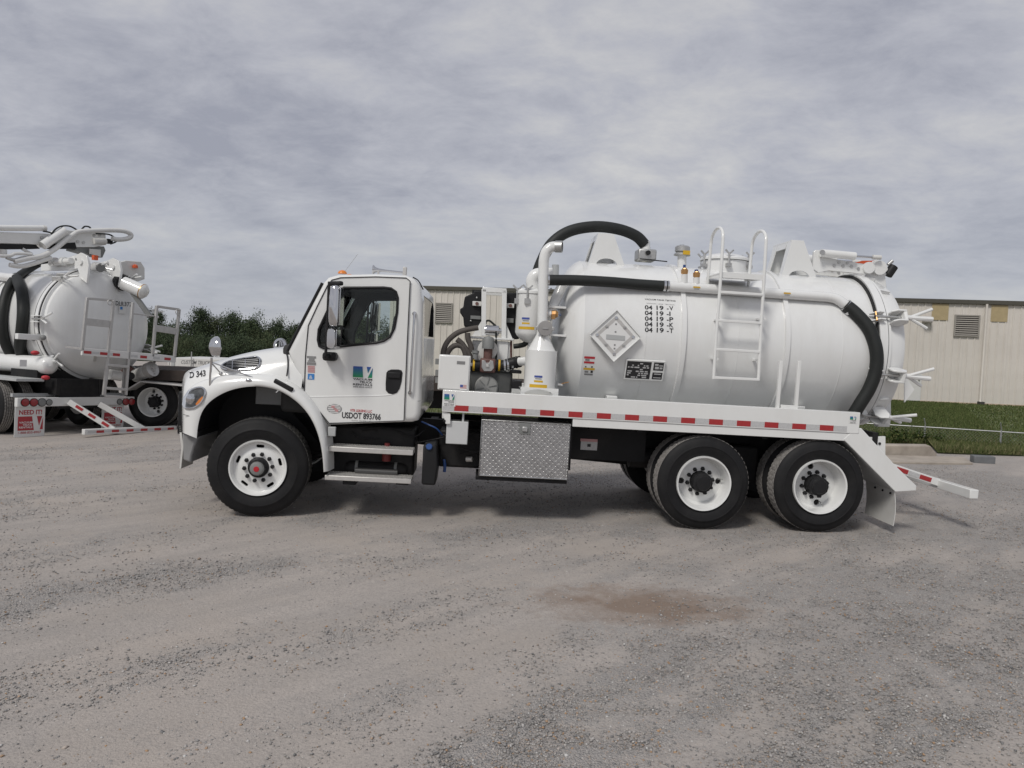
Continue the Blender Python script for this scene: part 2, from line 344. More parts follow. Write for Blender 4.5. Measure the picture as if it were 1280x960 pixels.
def ground_material():
    m = bpy.data.materials.new('gravel_yard'); m.use_nodes = True; t = m.node_tree; n = t.nodes; L = t.links; b = n['Principled BSDF']
    tcn = n.new('ShaderNodeTexCoord'); obj = tcn.outputs['Object']
    def noi(sc_, det=5, ro=.6, vec=None):
        x = n.new('ShaderNodeTexNoise'); x.inputs['Scale'].default_value = sc_; x.inputs['Detail'].default_value = det; x.inputs['Roughness'].default_value = ro; L.new(vec or obj, x.inputs['Vector']); return x.outputs['Fac']
    def vor(sc_):
        x = n.new('ShaderNodeTexVoronoi'); x.inputs['Scale'].default_value = sc_; L.new(obj, x.inputs['Vector']); return x
    def mt(op, a, b_=None):
        x = n.new('ShaderNodeMath'); x.operation = op
        for i, q in enumerate((a, b_)):
            if q is None: continue
            if isinstance(q, (int, float)): x.inputs[i].default_value = q
            else: L.new(q, x.inputs[i])
        return x.outputs[0]
    def mix(f, a, b_):
        x = n.new('ShaderNodeMix'); x.data_type = 'RGBA'
        for i, q in ((0, f), (6, a), (7, b_)):
            if isinstance(q, (int, float)): x.inputs[i].default_value = q
            elif isinstance(q, tuple): x.inputs[i].default_value = q+(1,)
            else: L.new(q, x.inputs[i])
        return x.outputs[2]
    def rmp(f, a, b_, lo=0.0, hi=1.0):
        x = n.new('ShaderNodeMapRange'); L.new(f, x.inputs[0]); x.inputs[1].default_value = a; x.inputs[2].default_value = b_; x.inputs[3].default_value = lo; x.inputs[4].default_value = hi; return x.outputs[0]
    a = n.new('ShaderNodeAttribute'); a.attribute_name = 'stone'
    # streaks left by wheels and water
    mp0 = n.new('ShaderNodeMapping'); mp0.inputs['Rotation'].default_value = (0, 0, R(-43)); L.new(obj, mp0.inputs[0])
    mp = n.new('ShaderNodeMapping'); mp.inputs['Scale'].default_value = (.3, 1.7, 1); L.new(mp0.outputs[0], mp.inputs[0])
    streak = noi(1.5, 5, .65, mp.outputs[0])
    fine = noi(11, 5, .7)
    msk = mt('ADD', a.outputs['Fac'], mt('MULTIPLY', mt('SUBTRACT', fine, .5), 1.1)); msk = mt('ADD', msk, mt('MULTIPLY', mt('SUBTRACT', streak, .5), .9)); msk = rmp(msk, .22, .78)
    dust = mix(noi(2.2, 3), (.385, .350, .322), (.465, .420, .384)); dust = mix(rmp(streak, .4, .62, 0, .6), dust, (.315, .292, .272))
    dust = mix(rmp(noi(80, 3, .7), .50, .64, 0, .62), dust, (.24, .222, .21)); dust = mix(rmp(noi(120, 2, .6), .58, .68, 0, .6), dust, (.46, .43, .40)); dust = mix(rmp(noi(24, 3, .75), .5, .66, 0, .38), dust, (.27, .25, .237))
    dust = mix(rmp(noi(.8, 4, .6), .45, .65, 0, .5), dust, (.42, .37, .325))
    v1 = vor(95); v2 = vor(190)
    r1 = n.new('ShaderNodeValToRGB'); L.new(v1.outputs['Color'], r1.inputs[0])
    e = r1.color_ramp.elements; e[0].position = 0; e[0].color = (.23, .222, .216, 1); e[1].position = 1; e[1].color = (.53, .50, .475, 1)
    for p, c in ((.35, (.325, .31, .298, 1)), (.6, (.385, .36, .34, 1)), (.82, (.43, .37, .325, 1))): k = r1.color_ramp.elements.new(p); k.color = c
    r2 = n.new('ShaderNodeValToRGB'); L.new(v2.outputs['Color'], r2.inputs[0]); e = r2.color_ramp.elements; e[0].color = (.265, .254, .244, 1); e[1].color = (.49, .46, .435, 1)
    grav = mix(rmp(noi(7, 4), .4, .6), r1.outputs[0], r2.outputs[0])
    crev = rmp(v1.outputs['Distance'], .4, .8, 0, .3); grav = mix(crev, grav, (.15, .142, .135))
    col = mix(msk, dust, grav)
    # damp oil stain with its own ragged outline
    mp2 = n.new('ShaderNodeMapping'); mp2.vector_type = 'POINT'; mp2.inputs['Location'].default_value = (-STAIN.x/.98, -STAIN.y/.50, 0); mp2.inputs['Scale'].default_value = (1/.98, 1/.50, 0); L.new(obj, mp2.inputs[0])
    ln = n.new('ShaderNodeVectorMath'); ln.operation = 'LENGTH'; L.new(mp2.outputs[0], ln.inputs[0])
    sd_ = mt('ADD', ln.outputs['Value'], mt('MULTIPLY', mt('SUBTRACT', noi(3.6, 5, .7), .5), 1.9)); st = rmp(sd_, 1.05, .3, 0, .8)
    col = mix(st, col, (.215, .155, .115))
    L.new(col, b.inputs['Base Color']); b.inputs['Roughness'].default_value = .93; b.inputs['Specular IOR Level'].default_value = .2
    hgt = mt('ADD', mt('MULTIPLY', mt('SUBTRACT', 1.0, v1.outputs['Distance']), msk), mt('MULTIPLY', fine, .5)); hgt = mt('ADD', hgt, mt('MULTIPLY', noi(55, 3, .75), .9))
    bp = n.new('ShaderNodeBump'); bp.inputs['Strength'].default_value = .8; bp.inputs['Distance'].default_value = .014; L.new(hgt, bp.inputs['Height']); L.new(bp.outputs[0], b.inputs['Normal'])
    return m
ground.data.materials.append(ground_material())

# --- loose pebbles, too many to count: one object
def attr_ramp_mat(name, stops, rough=.9):
    m = bpy.data.materials.new(name); m.use_nodes = True; t = m.node_tree; n = t.nodes; L = t.links
    a = n.new('ShaderNodeAttribute'); a.attribute_name = 'tone'; r = n.new('ShaderNodeValToRGB'); L.new(a.outputs['Fac'], r.inputs[0])
    el = r.color_ramp.elements; el[0].position = stops[0][0]; el[0].color = stops[0][1]+(1,); el[1].position = stops[-1][0]; el[1].color = stops[-1][1]+(1,)
    for p, c in stops[1:-1]: k = el.new(p); k.color = c+(1,)
    nzn = n.new('ShaderNodeTexNoise'); nzn.inputs['Scale'].default_value = 40; tcn = n.new('ShaderNodeTexCoord'); L.new(tcn.outputs['Object'], nzn.inputs['Vector'])
    mx = n.new('ShaderNodeMix'); mx.data_type = 'RGBA'; mx.blend_type = 'MULTIPLY'; mx.inputs[0].default_value = .5; L.new(r.outputs[0], mx.inputs[6]); L.new(nzn.outputs['Color'], mx.inputs[7])
    L.new(r.outputs[0], n['Principled BSDF'].inputs['Base Color']); n['Principled BSDF'].inputs['Roughness'].default_value = rough; n['Principled BSDF'].inputs['Specular IOR Level'].default_value = .25; return m
def mass(name, verts, faces, tone, mat, smooth_=False):
    """verts (n,k,3) per copy, faces (m,3) shared"""
    n, k, _ = verts.shape; me = bpy.data.meshes.new(name); me.vertices.add(n*k); me.vertices.foreach_set('co', verts.reshape(-1).astype(np.float32))
    fa = (faces[None]+np.arange(n)[:, None, None]*k).reshape(-1); nf = n*len(faces); w_ = faces.shape[1]
    me.loops.add(nf*w_); me.loops.foreach_set('vertex_index', fa.astype(np.int32)); me.polygons.add(nf)
    me.polygons.foreach_set('loop_start', np.arange(0, nf*w_, w_, dtype=np.int32)); me.polygons.foreach_set('loop_total', np.full(nf, w_, np.int32))
    me.update(calc_edges=True); a = me.attributes.new('tone', 'FLOAT', 'POINT'); a.data.foreach_set('value', np.repeat(tone, k).astype(np.float32))
    if smooth_: me.polygons.foreach_set('use_smooth', [True]*nf)
    me.materials.append(mat); o = bpy.data.objects.new(name, me); COL.objects.link(o); return o
rs = np.random.RandomState(3)
pts = []
cand = 300000
yy = 2.7+ (rs.rand(cand)**1.7)*11; xx = (rs.rand(cand)-.5)*2*(yy*.74+.4); q = rs.rand(cand)
for i in range(cand):
    if len(pts) > 120000: break
    if q[i] < stone_mask(xx[i], yy[i])**1.3+.03: pts.append((xx[i], yy[i]))
pts = np.array(pts); n = len(pts); s = .0028+.0060*rs.rand(n)**3.0+ (rs.rand(n) < .004)*.006
oc = np.array([(1, 0, 0), (-1, 0, 0), (0, 1, 0), (0, -1, 0), (0, 0, 1), (0, 0, -1)], float)
vv = oc[None]*(.65+.7*rs.rand(n, 6, 1)); vv += (rs.rand(n, 6, 3)-.5)*.5; vv[:, :, 2] *= .62; vv *= s[:, None, None]*1.25
a = rs.rand(n)*6.28; ca, sa = np.cos(a)[:, None], np.sin(a)[:, None]; x_, y_ = vv[:, :, 0].copy(), vv[:, :, 1].copy(); vv[:, :, 0] = x_*ca-y_*sa; vv[:, :, 1] = x_*sa+y_*ca
vv[:, :, 0] += pts[:, 0, None]; vv[:, :, 1] += pts[:, 1, None]; vv[:, :, 2] += (s*.25-.005)[:, None]
of = np.array([(0, 2, 4), (2, 1, 4), (1, 3, 4), (3, 0, 4), (2, 0, 5), (1, 2, 5), (3, 1, 5), (0, 3, 5)])
PEB = attr_ramp_mat('loose_gravel', [(0, (.17, .168, .166)), (.25, (.27, .262, .255)), (.55, (.34, .32, .30)), (.78, (.43, .41, .39)), (.86, (.30, .24, .19)), (.93, (.42, .27, .16)), (.96, (.46, .44, .42)), (1, (.56, .55, .53))])
tag(mass('gravel', vv, of, rs.rand(n), PEB), 'loose grey and tan gravel scattered over the packed yard', 'gravel', kind='stuff')

# --- building
BL0, BR0 = gnd(540, 476.5), gnd(1280, 509.8)
bd = (BR0-BL0); bd.z = 0; bd.normalize(); bn = V((-bd.y, bd.x, 0))
BF = Frame(BL0, bd, bn, (0, 0, 1)); c0 = BF.at(486, 440, 0).x
BF = Frame(BL0+bd*c0, bd, bn, (0, 0, 1))
BH = BF.at(1200, 379.5, 0).z
SIDING = M('beige_ribbed_siding', (.64, .60, .545), .55, var=.05, scale=.6, dirt=(.46, .42, .37), dscale=.9, damt=.3)
TRIM = M('dark_bronze_trim', (.075, .07, .055), .5)
SKYL = M('tan_translucent_panel', (.40, .32, .18), .6, var=.08)
FOUND = M('stained_concrete_footing', (.42, .33, .24), .9, var=.15, bump=.1)
bld = empty('warehouse', mat=BF.mat()); tag(bld, 'long beige ribbed metal warehouse with dark eave behind the tank truck', 'building')
PWID = .915; npan = 34; BLEN = PWID*npan; BDEP = 12
prof = [(0, 0)]
for r_ in range(3):
    x0 = r_*.305+.12; prof += [(x0, 0), (x0+.022, -.032), (x0+.058, -.032), (x0+.08, 0)]
prof += [(PWID-.004, 0), (PWID-.004, .02), (0, .02)]
pm = MB().prism([(x, y, .12) for x, y in prof], (0, 0, BH-.12)); p0 = pm.build('wall_panel', SIDING, bld, sharp=20)
for i in range(1, npan):
    o = p0.copy(); COL.objects.link(o); o.location.x = i*PWID
MB().box(0, BLEN, .03, BDEP, .1, BH-.02).build('inner_wall', SIDING, bld)
MB().box(-.05, BLEN+.05, -.03, .1, 0, .12).build('footing', FOUND, bld, bevel=.01)
MB().box(-.12, BLEN+.12, -.13, .05, BH-.02, BH+.17).build('eave_gutter', TRIM, bld, bevel=.02)
rb = MB(); rb.add([(-.15, -.12, BH+.172), (BLEN+.15, -.12, BH+.172), (BLEN+.15, BDEP/2, BH+.55), (-.15, BDEP/2, BH+.55), (-.15, BDEP+.1, BH+.172), (BLEN+.15, BDEP+.1, BH+.172)], [(0, 1, 2, 3), (3, 2, 5, 4), (0, 3, 4), (1, 5, 2)]); rb.build('roof', TRIM, bld)
def rect_on(u0, v0, u1, v1):
    a = BF.at(u0, v0); b = BF.at(u1, v1); return min(a.x, b.x), max(a.x, b.x), min(a.z, b.z), max(a.z, b.z)
SLAT = M('grey_louvre_metal', (.30, .28, .25), .5)
DARKV = M('dark_vent_interior', (.05, .045, .042), .9)
for q in ((1194.5, 395, 1221, 419.5), (546, 380, 564, 402.5), (846, 388, 868, 410)):
    x0, x1, z0, z1 = rect_on(*q); f = MB().box(x0, x1, -.05, -.034, z0, z1).build('louvre_vent', DARKV, bld)
    fr = MB(); t = .06
    fr.box(x0-t, x0, -.10, -.034, z0-t, z1+t).box(x1, x1+t, -.10, -.034, z0-t, z1+t).box(x0, x1, -.10, -.034, z1, z1+t).box(x0, x1, -.10, -.034, z0-t, z0); fr.build('vent_frame', SLAT, f, bevel=.008)
    ns = 9; pz = (z1-z0)/ns; sl = MB().obox((0, 0, 0), (x1-x0, .012, pz*.62), Matrix.Rotation(R(-35), 3, 'X')).build('slat', SLAT, f); sl.location = ((x0+x1)/2, -.075, z0+pz/2)
    for i in range(1, ns):
        o = sl.copy(); COL.objects.link(o); o.location.z = z0+pz*(i+.5)
for q in ((1165, 381, 1184.5, 400.5), (1239, 382.5, 1258.5, 402.5), (1010, 378, 1030, 398)):
    x0, x1, z0, z1 = rect_on(*q); MB().box(x0, x1, -.042, -.034, z0, BH-.03).build('translucent_panel', SKYL, bld)
x0, x1, z0, z1 = rect_on(1133, 467, 1149.5, 503); dr = MB().box(x0, x1, -.07, -.034, .1, z1).build('door', WHITE2, bld, bevel=.01)
MB().ball((x1-.12, -.1, 1.05), .035, 6).build('door_knob', STEEL, dr)
a = BF.at(1232, 384); ds = MB().tube([(a.x, -.12, BH), (a.x, -.12, .35), (a.x-.02, -.16, .2), (a.x-.02, -.3, .12)], .05, 8).build('downspout', SIDING, bld)
MB().box(a.x-.1, a.x+.1, -.34, -.04, .02, .2).build('downspout_boot', DARKV, ds, bevel=.02)
x0, x1, z0, z1 = rect_on(1152, 396.5, 1162, 404); MB().box(x0, x1, -.34, -.04, z0, z1).build('wall_lamp', SLAT, bld, bevel=.03)

# --- lawn between the yard and the building
GRASSM = M('lawn_soil_and_turf', (.085, .112, .036), .95, var=.35, scale=.9, dirt=(.16, .15, .06), dscale=1.6, damt=.55, bump=.3, bscale=20)
front = [gnd(1420, 573), gnd(1280, 570.5), gnd(1225, 569), gnd(1172, 567), gnd(1164, 558), gnd(1100, 556), V((6.6, 17.2, 0)), V((2, 18.5, 0)), V((-3, 20, 0)), V((-7, 23, 0)), V((-9, 27, 0))]
Pb = lambda x: BF.o+BF.X*x+BF.Y*(-.02)
back = [Pb(t) for t in (30.5, 26.5, 25.2, 23.9, 23.5, 22, 19, 12, 5, 0, -3)]
lv, lf, NS = [], [], 10
for a, b in zip(front, back):
    for k in range(NS+1):
        t = k/NS; p = a.lerp(b, t); lv.append((p.x, p.y, .012+.05*min(1, t*6)+.02*noise.noise(p*.7)*min(1, t*4)*(1-t)))
for i in range(len(front)-1):
    for k in range(NS): q = i*(NS+1)+k; lf.append((q, q+1, q+NS+2, q+NS+1))
lawn = MB().add(lv, lf).build('lawn', GRASSM, sharp=80); tag(lawn, kind='structure')
for p in lawn.data.polygons:
    if p.normal.z < 0: lawn.data.flip_normals(); break
# grass blades
rs = np.random.RandomState(5); nb = 90000; i = rs.randint(0, 6, nb)*1.0; i = np.where(rs.rand(nb) < .25, rs.randint(5, len(front)-1, nb), i).astype(int); ti = rs.rand(nb); tk = rs.rand(nb)**1.5
fa = np.array([tuple(p) for p in front]); ba = np.array([tuple(p) for p in back]); A = fa[i]*(1-ti[:, None])+fa[i+1]*ti[:, None]; B = ba[i]*(1-ti[:, None])+ba[i+1]*ti[:, None]; C_ = A*(1-tk[:, None])+B*tk[:, None]
hgt = (.035+.05*rs.rand(nb))*(1+1.2*np.exp(-tk*9)); wd = .006+.008*rs.rand(nb)+tk*.012; a = rs.rand(nb)*6.28; ln = (rs.rand(nb, 2)-.5)*hgt[:, None]*1.2
vv = np.zeros((nb, 3, 3)); vv[:, 0] = C_; vv[:, 1] = C_; vv[:, 2] = C_; vv[:, 0, 0] -= np.cos(a)*wd; vv[:, 0, 1] -= np.sin(a)*wd; vv[:, 1, 0] += np.cos(a)*wd; vv[:, 1, 1] += np.sin(a)*wd
vv[:, 2, :2] += ln; vv[:, :, 2] = .03+.03*np.minimum(1, tk*6)[:, None]; vv[:, 2, 2] += hgt
GB = attr_ramp_mat('grass_blades', [(0, (.055, .078, .022)), (.55, (.085, .112, .034)), (.8, (.12, .13, .05)), (1, (.21, .19, .10))])
tone = np.clip(rs.rand(nb)*.85+np.exp(-tk*7)*.3, 0, 1)
tag(mass('grass', vv, np.array([(0, 1, 2)]), tone, GB), 'short mown grass of the lawn in front of the warehouse', 'grass', kind='stuff')
# weeds behind the low wall
WEED = attr_ramp_mat('weed_leaves', [(0, (.02, .035, .008)), (.6, (.045, .07, .016)), (1, (.10, .10, .035))])
def leaf_mass(name, centres, nper, spread, size, seed, mat, parent=None, up=.0):
    r = np.random.RandomState(seed); c = np.repeat(np.array(centres), nper, 0); n = len(c); p = c+r.normal(0, 1, (n, 3))*np.array(spread)
    d1 = r.normal(0, 1, (n, 3)); d1 /= np.linalg.norm(d1, axis=1)[:, None]; d2 = r.normal(0, 1, (n, 3)); d2 -= d1*(d1*d2).sum(1)[:, None]; d2 /= np.linalg.norm(d2, axis=1)[:, None]
    s_ = size*(.6+.8*r.rand(n))[:, None]; vv = np.stack([p-d1*s_, p-d2*s_*.55, p+d1*s_, p+d2*s_*.55], 1)
    o = mass(name, vv, np.array([(0, 1, 2, 3)]), r.rand(n), mat); o.parent = parent; return o
for i, (u, v, rr, lb) in enumerate(((1118, 553, .26, 'low weeds above the kerb wall, nearest the tailgate'), (1138, 552, .30, 'leafy weed clump in the middle above the kerb wall'), (1157, 554, .22, 'low weeds at the right end of the kerb wall'))):
    g = gnd(u, v+3); t = empty('weed_clump', loc=(g.x, g.y, .03)); tag(t, lb, 'weeds', 'weeds along the kerb wall')
    r = random.Random(i); cs = [(r.uniform(-rr, rr)*1.3, r.uniform(-rr, rr)*.6, r.uniform(.03, rr*.8)) for _ in range(26)]
    leaf_mass('leaves', cs, 26, (.07, .07, .06), .03, i, WEED, t)
    st = MB()
    for c in cs[:14]: st.tube([(c[0]*.5, c[1]*.5, -.03), c], .005, 4)
    st.build('stems', WEED, t)
# kerb wall, apron and drain
CONC = M('weathered_concrete', (.37, .325, .275), .9, var=.16, scale=3, bump=.15, bscale=30, dirt=(.19, .16, .13), dscale=4, damt=.45)
g0, g1 = gnd(1085, 570), gnd(1171, 571); dd = (g1-g0).normalized(); nn = V((-dd.y, dd.x, 0)); Zk = .22
kb = MB(); pr = []
for t, hh in ((g0, Zk), (g1-dd*.12, Zk)): pass
a, b = g0, g1
kb.loft([[a+V((0, 0, -.05)), a+V((0, 0, Zk)), a+nn*.22+V((0, 0, Zk+.01)), a+nn*.22+V((0, 0, -.05))], [b-dd*.14+V((0, 0, -.05)), b-dd*.16+V((0, 0, Zk)), b-dd*.10+nn*.22+V((0, 0, Zk+.01)), b-dd*.10+nn*.22+V((0, 0, -.05))], [b+V((0, 0, -.05)), b+V((0, 0, .06)), b+nn*.22+V((0, 0, .06)), b+nn*.22+V((0, 0, -.05))]])
tag(kb.build('kerb_wall', CONC, bevel=.015), 'low concrete kerb wall with a sloped end below the weeds', 'kerb')
ap = MB(); a0, a1, a2, a3 = gnd(1080, 579), gnd(1216, 581), gnd(1205, 573), gnd(1080, 570.2); ap.prism([V((p.x, p.y, -.05)) for p in (a0, a1, a2, a3)], (0, 0, .085)); tag(ap.build('kerb_apron', CONC, bevel=.012), kind='structure')
DRAIN = M('grey_drain_block', (.14, .145, .15), .85, var=.2, bump=.1)
g = gnd(1232, 579.5); tag(MB().obox((g.x, g.y+.1, .06), (.38, .2, .16), Matrix.Rotation(R(-8), 3, 'Z')).build('drain_block', DRAIN, bevel=.015), 'dark grey concrete drain block at the edge of the lawn', 'drain')
# low wire fence
F1, F2 = gnd(1155, 553.5), gnd(1250, 560); fd = F2-F1; fl = fd.length; fdn = fd.normalized()
fn = empty('wire_fence', loc=F1); tag(fn, 'low galvanised wire fence with angled post tips across the lawn', 'fence')
for k in range(-3, 3):
    p = fdn*(fl*k); q = MB(); q.cyl(p+V((0, 0, -.1)), p+V((0, 0, .40)), .02, 8); q.tube([p+V((0, 0, .38)), p+V((0, 0, .44)), p+V((-.05, -.03, .58))], .012, 6); q.build('post', STEEL, fn)
MB().tube([fdn*(fl*t)+V((0, 0, .375)) for t in (-3.0, -1.5, 0, 1, 2, 2.4)], .014, 8).build('top_rail', STEEL, fn)
wr = MB(); Lr = fl*5.4; nW = int(Lr/.07)
for i in range(nW):
    s0 = -3*fl+i*.07
    for sg in (1, -1):
        p = [fdn*(s0+sg*.36*t)+V((0, 0, .36-.36*t)) for t in (0, .5, 1)]; wr.tube(p, .0012, 3, cap=False)
tag(wr.build('wire_mesh', STEEL, fn, rec=False), kind='stuff')
# --- tree line
BARK = M('tree_bark', (.10, .085, .07), .95, var=.3, bump=.3, bscale=12)
LEAF = [attr_ramp_mat('foliage_dark', [(0, (.034, .050, .028)), (.6, (.054, .076, .040)), (1, (.078, .100, .054))]), attr_ramp_mat('foliage_mid', [(0, (.042, .062, .032)), (.6, (.064, .090, .044)), (1, (.090, .115, .058))]), attr_ramp_mat('foliage_olive', [(0, (.050, .066, .034)), (.6, (.076, .094, .048)), (1, (.11, .12, .064))])]
def tree_proto(seed, H, W, pine, lm):
    r = random.Random(seed); tr = MB(); tp = [(0, 0, -.3), (r.uniform(-.1, .1), 0, H*.3), (r.uniform(-.25, .25), r.uniform(-.2, .2), H*.6), (r.uniform(-.3, .3), 0, H*.93)]
    tr.tube(spl(tp, 4), [max(.03, .24*(1-i/13)) for i in range(13)], 8); cs = []
    nb_ = 42
    for i in range(nb_):
        t = r.uniform(.22, 1.0); a = r.uniform(0, 6.28)
        wv = (1.05-t)**.6*.62 if pine else math.sin(math.pi*min(1, max(.04, (t-.14)/.90)))**.55*.5
        rad = W*wv*r.uniform(.45, 1.05); c = V((math.cos(a)*rad, math.sin(a)*rad, H*(t*.92+.05)))
        tr.tube([(0, 0, max(.5, c.z-H*.12)), (c.x*.6, c.y*.6, c.z-H*.03), c], [.07, .045, .015], 5); cs.append(tuple(c))
        for _ in range(2): cs.append((c.x+r.gauss(0, .5), c.y+r.gauss(0, .5), c.z+r.gauss(0, .4)))
    return tr, cs
protos = []
for i, (H, W, pine, lm) in enumerate(((12, 6.5, False, 1), (13, 5.5, True, 0), (11.5, 7.5, False, 0), (12.5, 6, False, 2), (12, 6, True, 1))):
    tr, cs = tree_proto(50+i, H, W, pine, lm); t = empty('tree')
    tr.build('trunk', BARK, t, rec=False); leaf_mass('crown', cs, 125, (.50, .50, .33), .105, 80+i, LEAF[lm], t); protos.append((t, H))
tops = [(-60, 404, 0), (-35, 400, 2), (-12, 403, 3), (10, 399, 1), (32, 404, 0), (52, 401, 2), (70, 405, 3), (150, 402, 0), (172, 398, 2), (194, 392, 1), (207, 402, 3), (222, 404, 0), (238, 403, 2), (252, 389, 1), (272, 394, 3), (286, 404, 0), (299, 392, 2), (314, 401, 4), (328, 409, 3), (336, 403, 2), (349, 400, 0), (364, 407, 2), (382, 406, 3), (400, 404, 0), (420, 400, 2), (440, 398, 1), (456, 398, 4), (472, 402, 0), (488, 404, 2), (130, 404, 1), (110, 405, 0), (90, 402, 3), (505, 410, 2)]
lower = [(-45, 416, 0), (-10, 417, 2), (25, 415, 3), (60, 417, 0), (95, 416, 2), (128, 417, 3), (160, 419, 2), (186, 416, 0), (212, 414, 2), (232, 417, 3), (246, 413, 0), (264, 416, 2), (280, 414, 3), (296, 417, 0), (310, 415, 2), (326, 417, 3), (342, 415, 0), (358, 419, 3), (376, 417, 2), (396, 418, 0), (425, 416, 2), (448, 417, 3), (466, 418, 0), (484, 418, 2)]
used = set()
for j, (row, Y0) in enumerate(((tops, 104), (lower, 90))):
    for (u, v, k) in row:
        t0, H = protos[k]; t = t0 if k not in used else copy_tree(t0); used.add(k)
        Y = Y0+random.uniform(-3, 3); top = WF.at(u, v+(.5 if j == 0 else 5), Y); bz = ground_z(top.x, Y)
        t.location = (top.x, Y, bz-.1); s_ = (top.z-bz)/(H*.985); t.scale = (s_*random.uniform(.68, .9),)*2+(s_,); t.rotation_euler = (0, 0, random.uniform(0, 6.28))
        NM = {194: 'pointed pine right behind the second truck\'s platform rail', 207: 'rounded tree just right of the second truck\'s platform rail', 222: 'round tree midway between the platform rail and the tallest pine', 238: 'round tree touching the tallest pine on its left', 252: 'tallest pine of the tree line, left of the round hood mirror', 272: 'tall tree directly above the round hood mirror', 286: 'rounded tree just right of the round hood mirror', 299: 'tall rounded tree standing above the hood vent', 314: 'slim pointed tree above the right end of the hood vent', 328: 'lowest tree of the back row, above the rear of the hood', 336: 'round tree two places left of the windscreen', 349: 'round tree next to the windscreen pillar', 364: 'round tree meeting the foot of the windscreen pillar'}
        if j == 0 and u in NM: tag(t, NM[u], 'tree', 'tall trees in the tree line')
        elif j == 0 and u < 190: tag(t, 'tree of the distant tree line behind the second vacuum truck', 'tree', 'trees behind the second truck')
        elif j == 0: tag(t, 'tree of the distant tree line behind the cab windows', 'tree', 'trees behind the cab')
        else: tag(t, 'shorter bushy tree in the front row of the distant tree line', 'tree', 'front trees of the tree line')
# ================================================================== the white vacuum truck
YAW, TH = R(2.5), .0205
X_ = V((math.cos(YAW)*math.cos(TH), math.sin(YAW)*math.cos(TH), -math.sin(TH))); Y_ = V((-math.sin(YAW), math.cos(YAW), 0)); Z_ = X_.cross(Y_)
T = Frame(gnd(322, 648), X_, Y_, Z_); P = T.at
truck = empty('vacuum_truck', mat=T.mat())
tag(truck, 'white tandem-axle vacuum tank truck, side on in the middle of the yard', 'truck')
YC = 1.2
def pp(lst, y): return [P(u, v, y) for u, v in lst]
def mirror(pts): return [V((p.x, 2*YC-p.y, p.z)) for p in pts]
def world_z(p): return (T.o+X_*p.x+Y_*p.y+Z_*p.z).z
def ground_local(x, y=0): return -(T.o+X_*x+Y_*y).z/Z_.z   # local z of the ground

# ---------------------------------------------------------------- wheels
def ring_pts(k, n, r, a0=0): return a0+2*math.pi*k/n
def tyre_mesh(Rt, Wt, rim, nseg=120, lugs=True):
    """outer sidewall at y=0, tyre goes to y=Wt; axis y"""
    side = [(.030, rim), (.012, rim+.03), (.0, rim+.08), (-.004, rim+.105), (-.009, rim+.108), (-.009, rim+.118), (-.006, rim+.122), (.0, Rt-.10), (.012, Rt-.05), (.030, Rt-.018)]
    prof = side+[(.048, Rt-.006), (.055, Rt-.012)]+[(Wt-.055, Rt-.012), (Wt-.048, Rt-.006)]+[(Wt-a, r) for a, r in reversed(side)]
    prof += [(Wt-.03, rim-.02), (.03, rim-.02)]
    return MB().lathe(prof, (0, 0, 0), (0, 1, 0), nseg, closed=True)
def tread_mesh(Rt, Wt, nlug=56):
    b = MB(); n = nlug*4; u, w_ = perp(V((0, 1, 0))); prof = []
    g = [.026, .040]; x = .04; ribs = []
    nr = 5; gap = .011; wr_ = (Wt-.10-gap*(nr-1))/nr; y = .05
    for i in range(nr):
        a, c = y, y+wr_; prof += [(a, Rt-.012), (a+.001, Rt), (c-.001, Rt), (c, Rt-.012)]; y = c+gap
    prof = [(.047, Rt-.02)]+prof+[(Wt-.047, Rt-.02)]
    rings = []
    for j, (a, r) in enumerate(prof):
        row = []
        for k in range(n):
            sh = j < 4 or j >= len(prof)-4
            rr = r-(.007 if (sh and k % 4 == 0) else (.006 if (k+2) % 4 == 0 and not sh else 0))
            an = 2*math.pi*k/n; row.append(V((0, a, 0))+(u*math.cos(an)+w_*math.sin(an))*rr)
        rings.append(row)
    return b.loft(rings, True, False)
def lug_ring(b, n, rad, y0, y1, r, a0=0):
    for k in range(n):
        a = a0+2*math.pi*k/n; c = V((math.cos(a)*rad, 0, math.sin(a)*rad)); b.append((c+V((0, y0, 0)), c+V((0, y1, 0)), r))
def slot(b, ang, rad, half, wid):
    c = V((math.cos(ang)*rad, -.3, math.sin(ang)*rad)); t = V((-math.sin(ang), 0, math.cos(ang))); r_ = V((math.cos(ang), 0, math.sin(ang))); pts = []
    for k in range(9): a = -math.pi/2+math.pi*k/8; pts.append(c+t*(half+wid*math.cos(a))+r_*(wid*math.sin(a)))
    for k in range(9): a = math.pi/2+math.pi*k/8; pts.append(c+t*(-half+wid*math.cos(a))+r_*(wid*math.sin(a)))
    return b.prism(pts, (0, .8, 0))
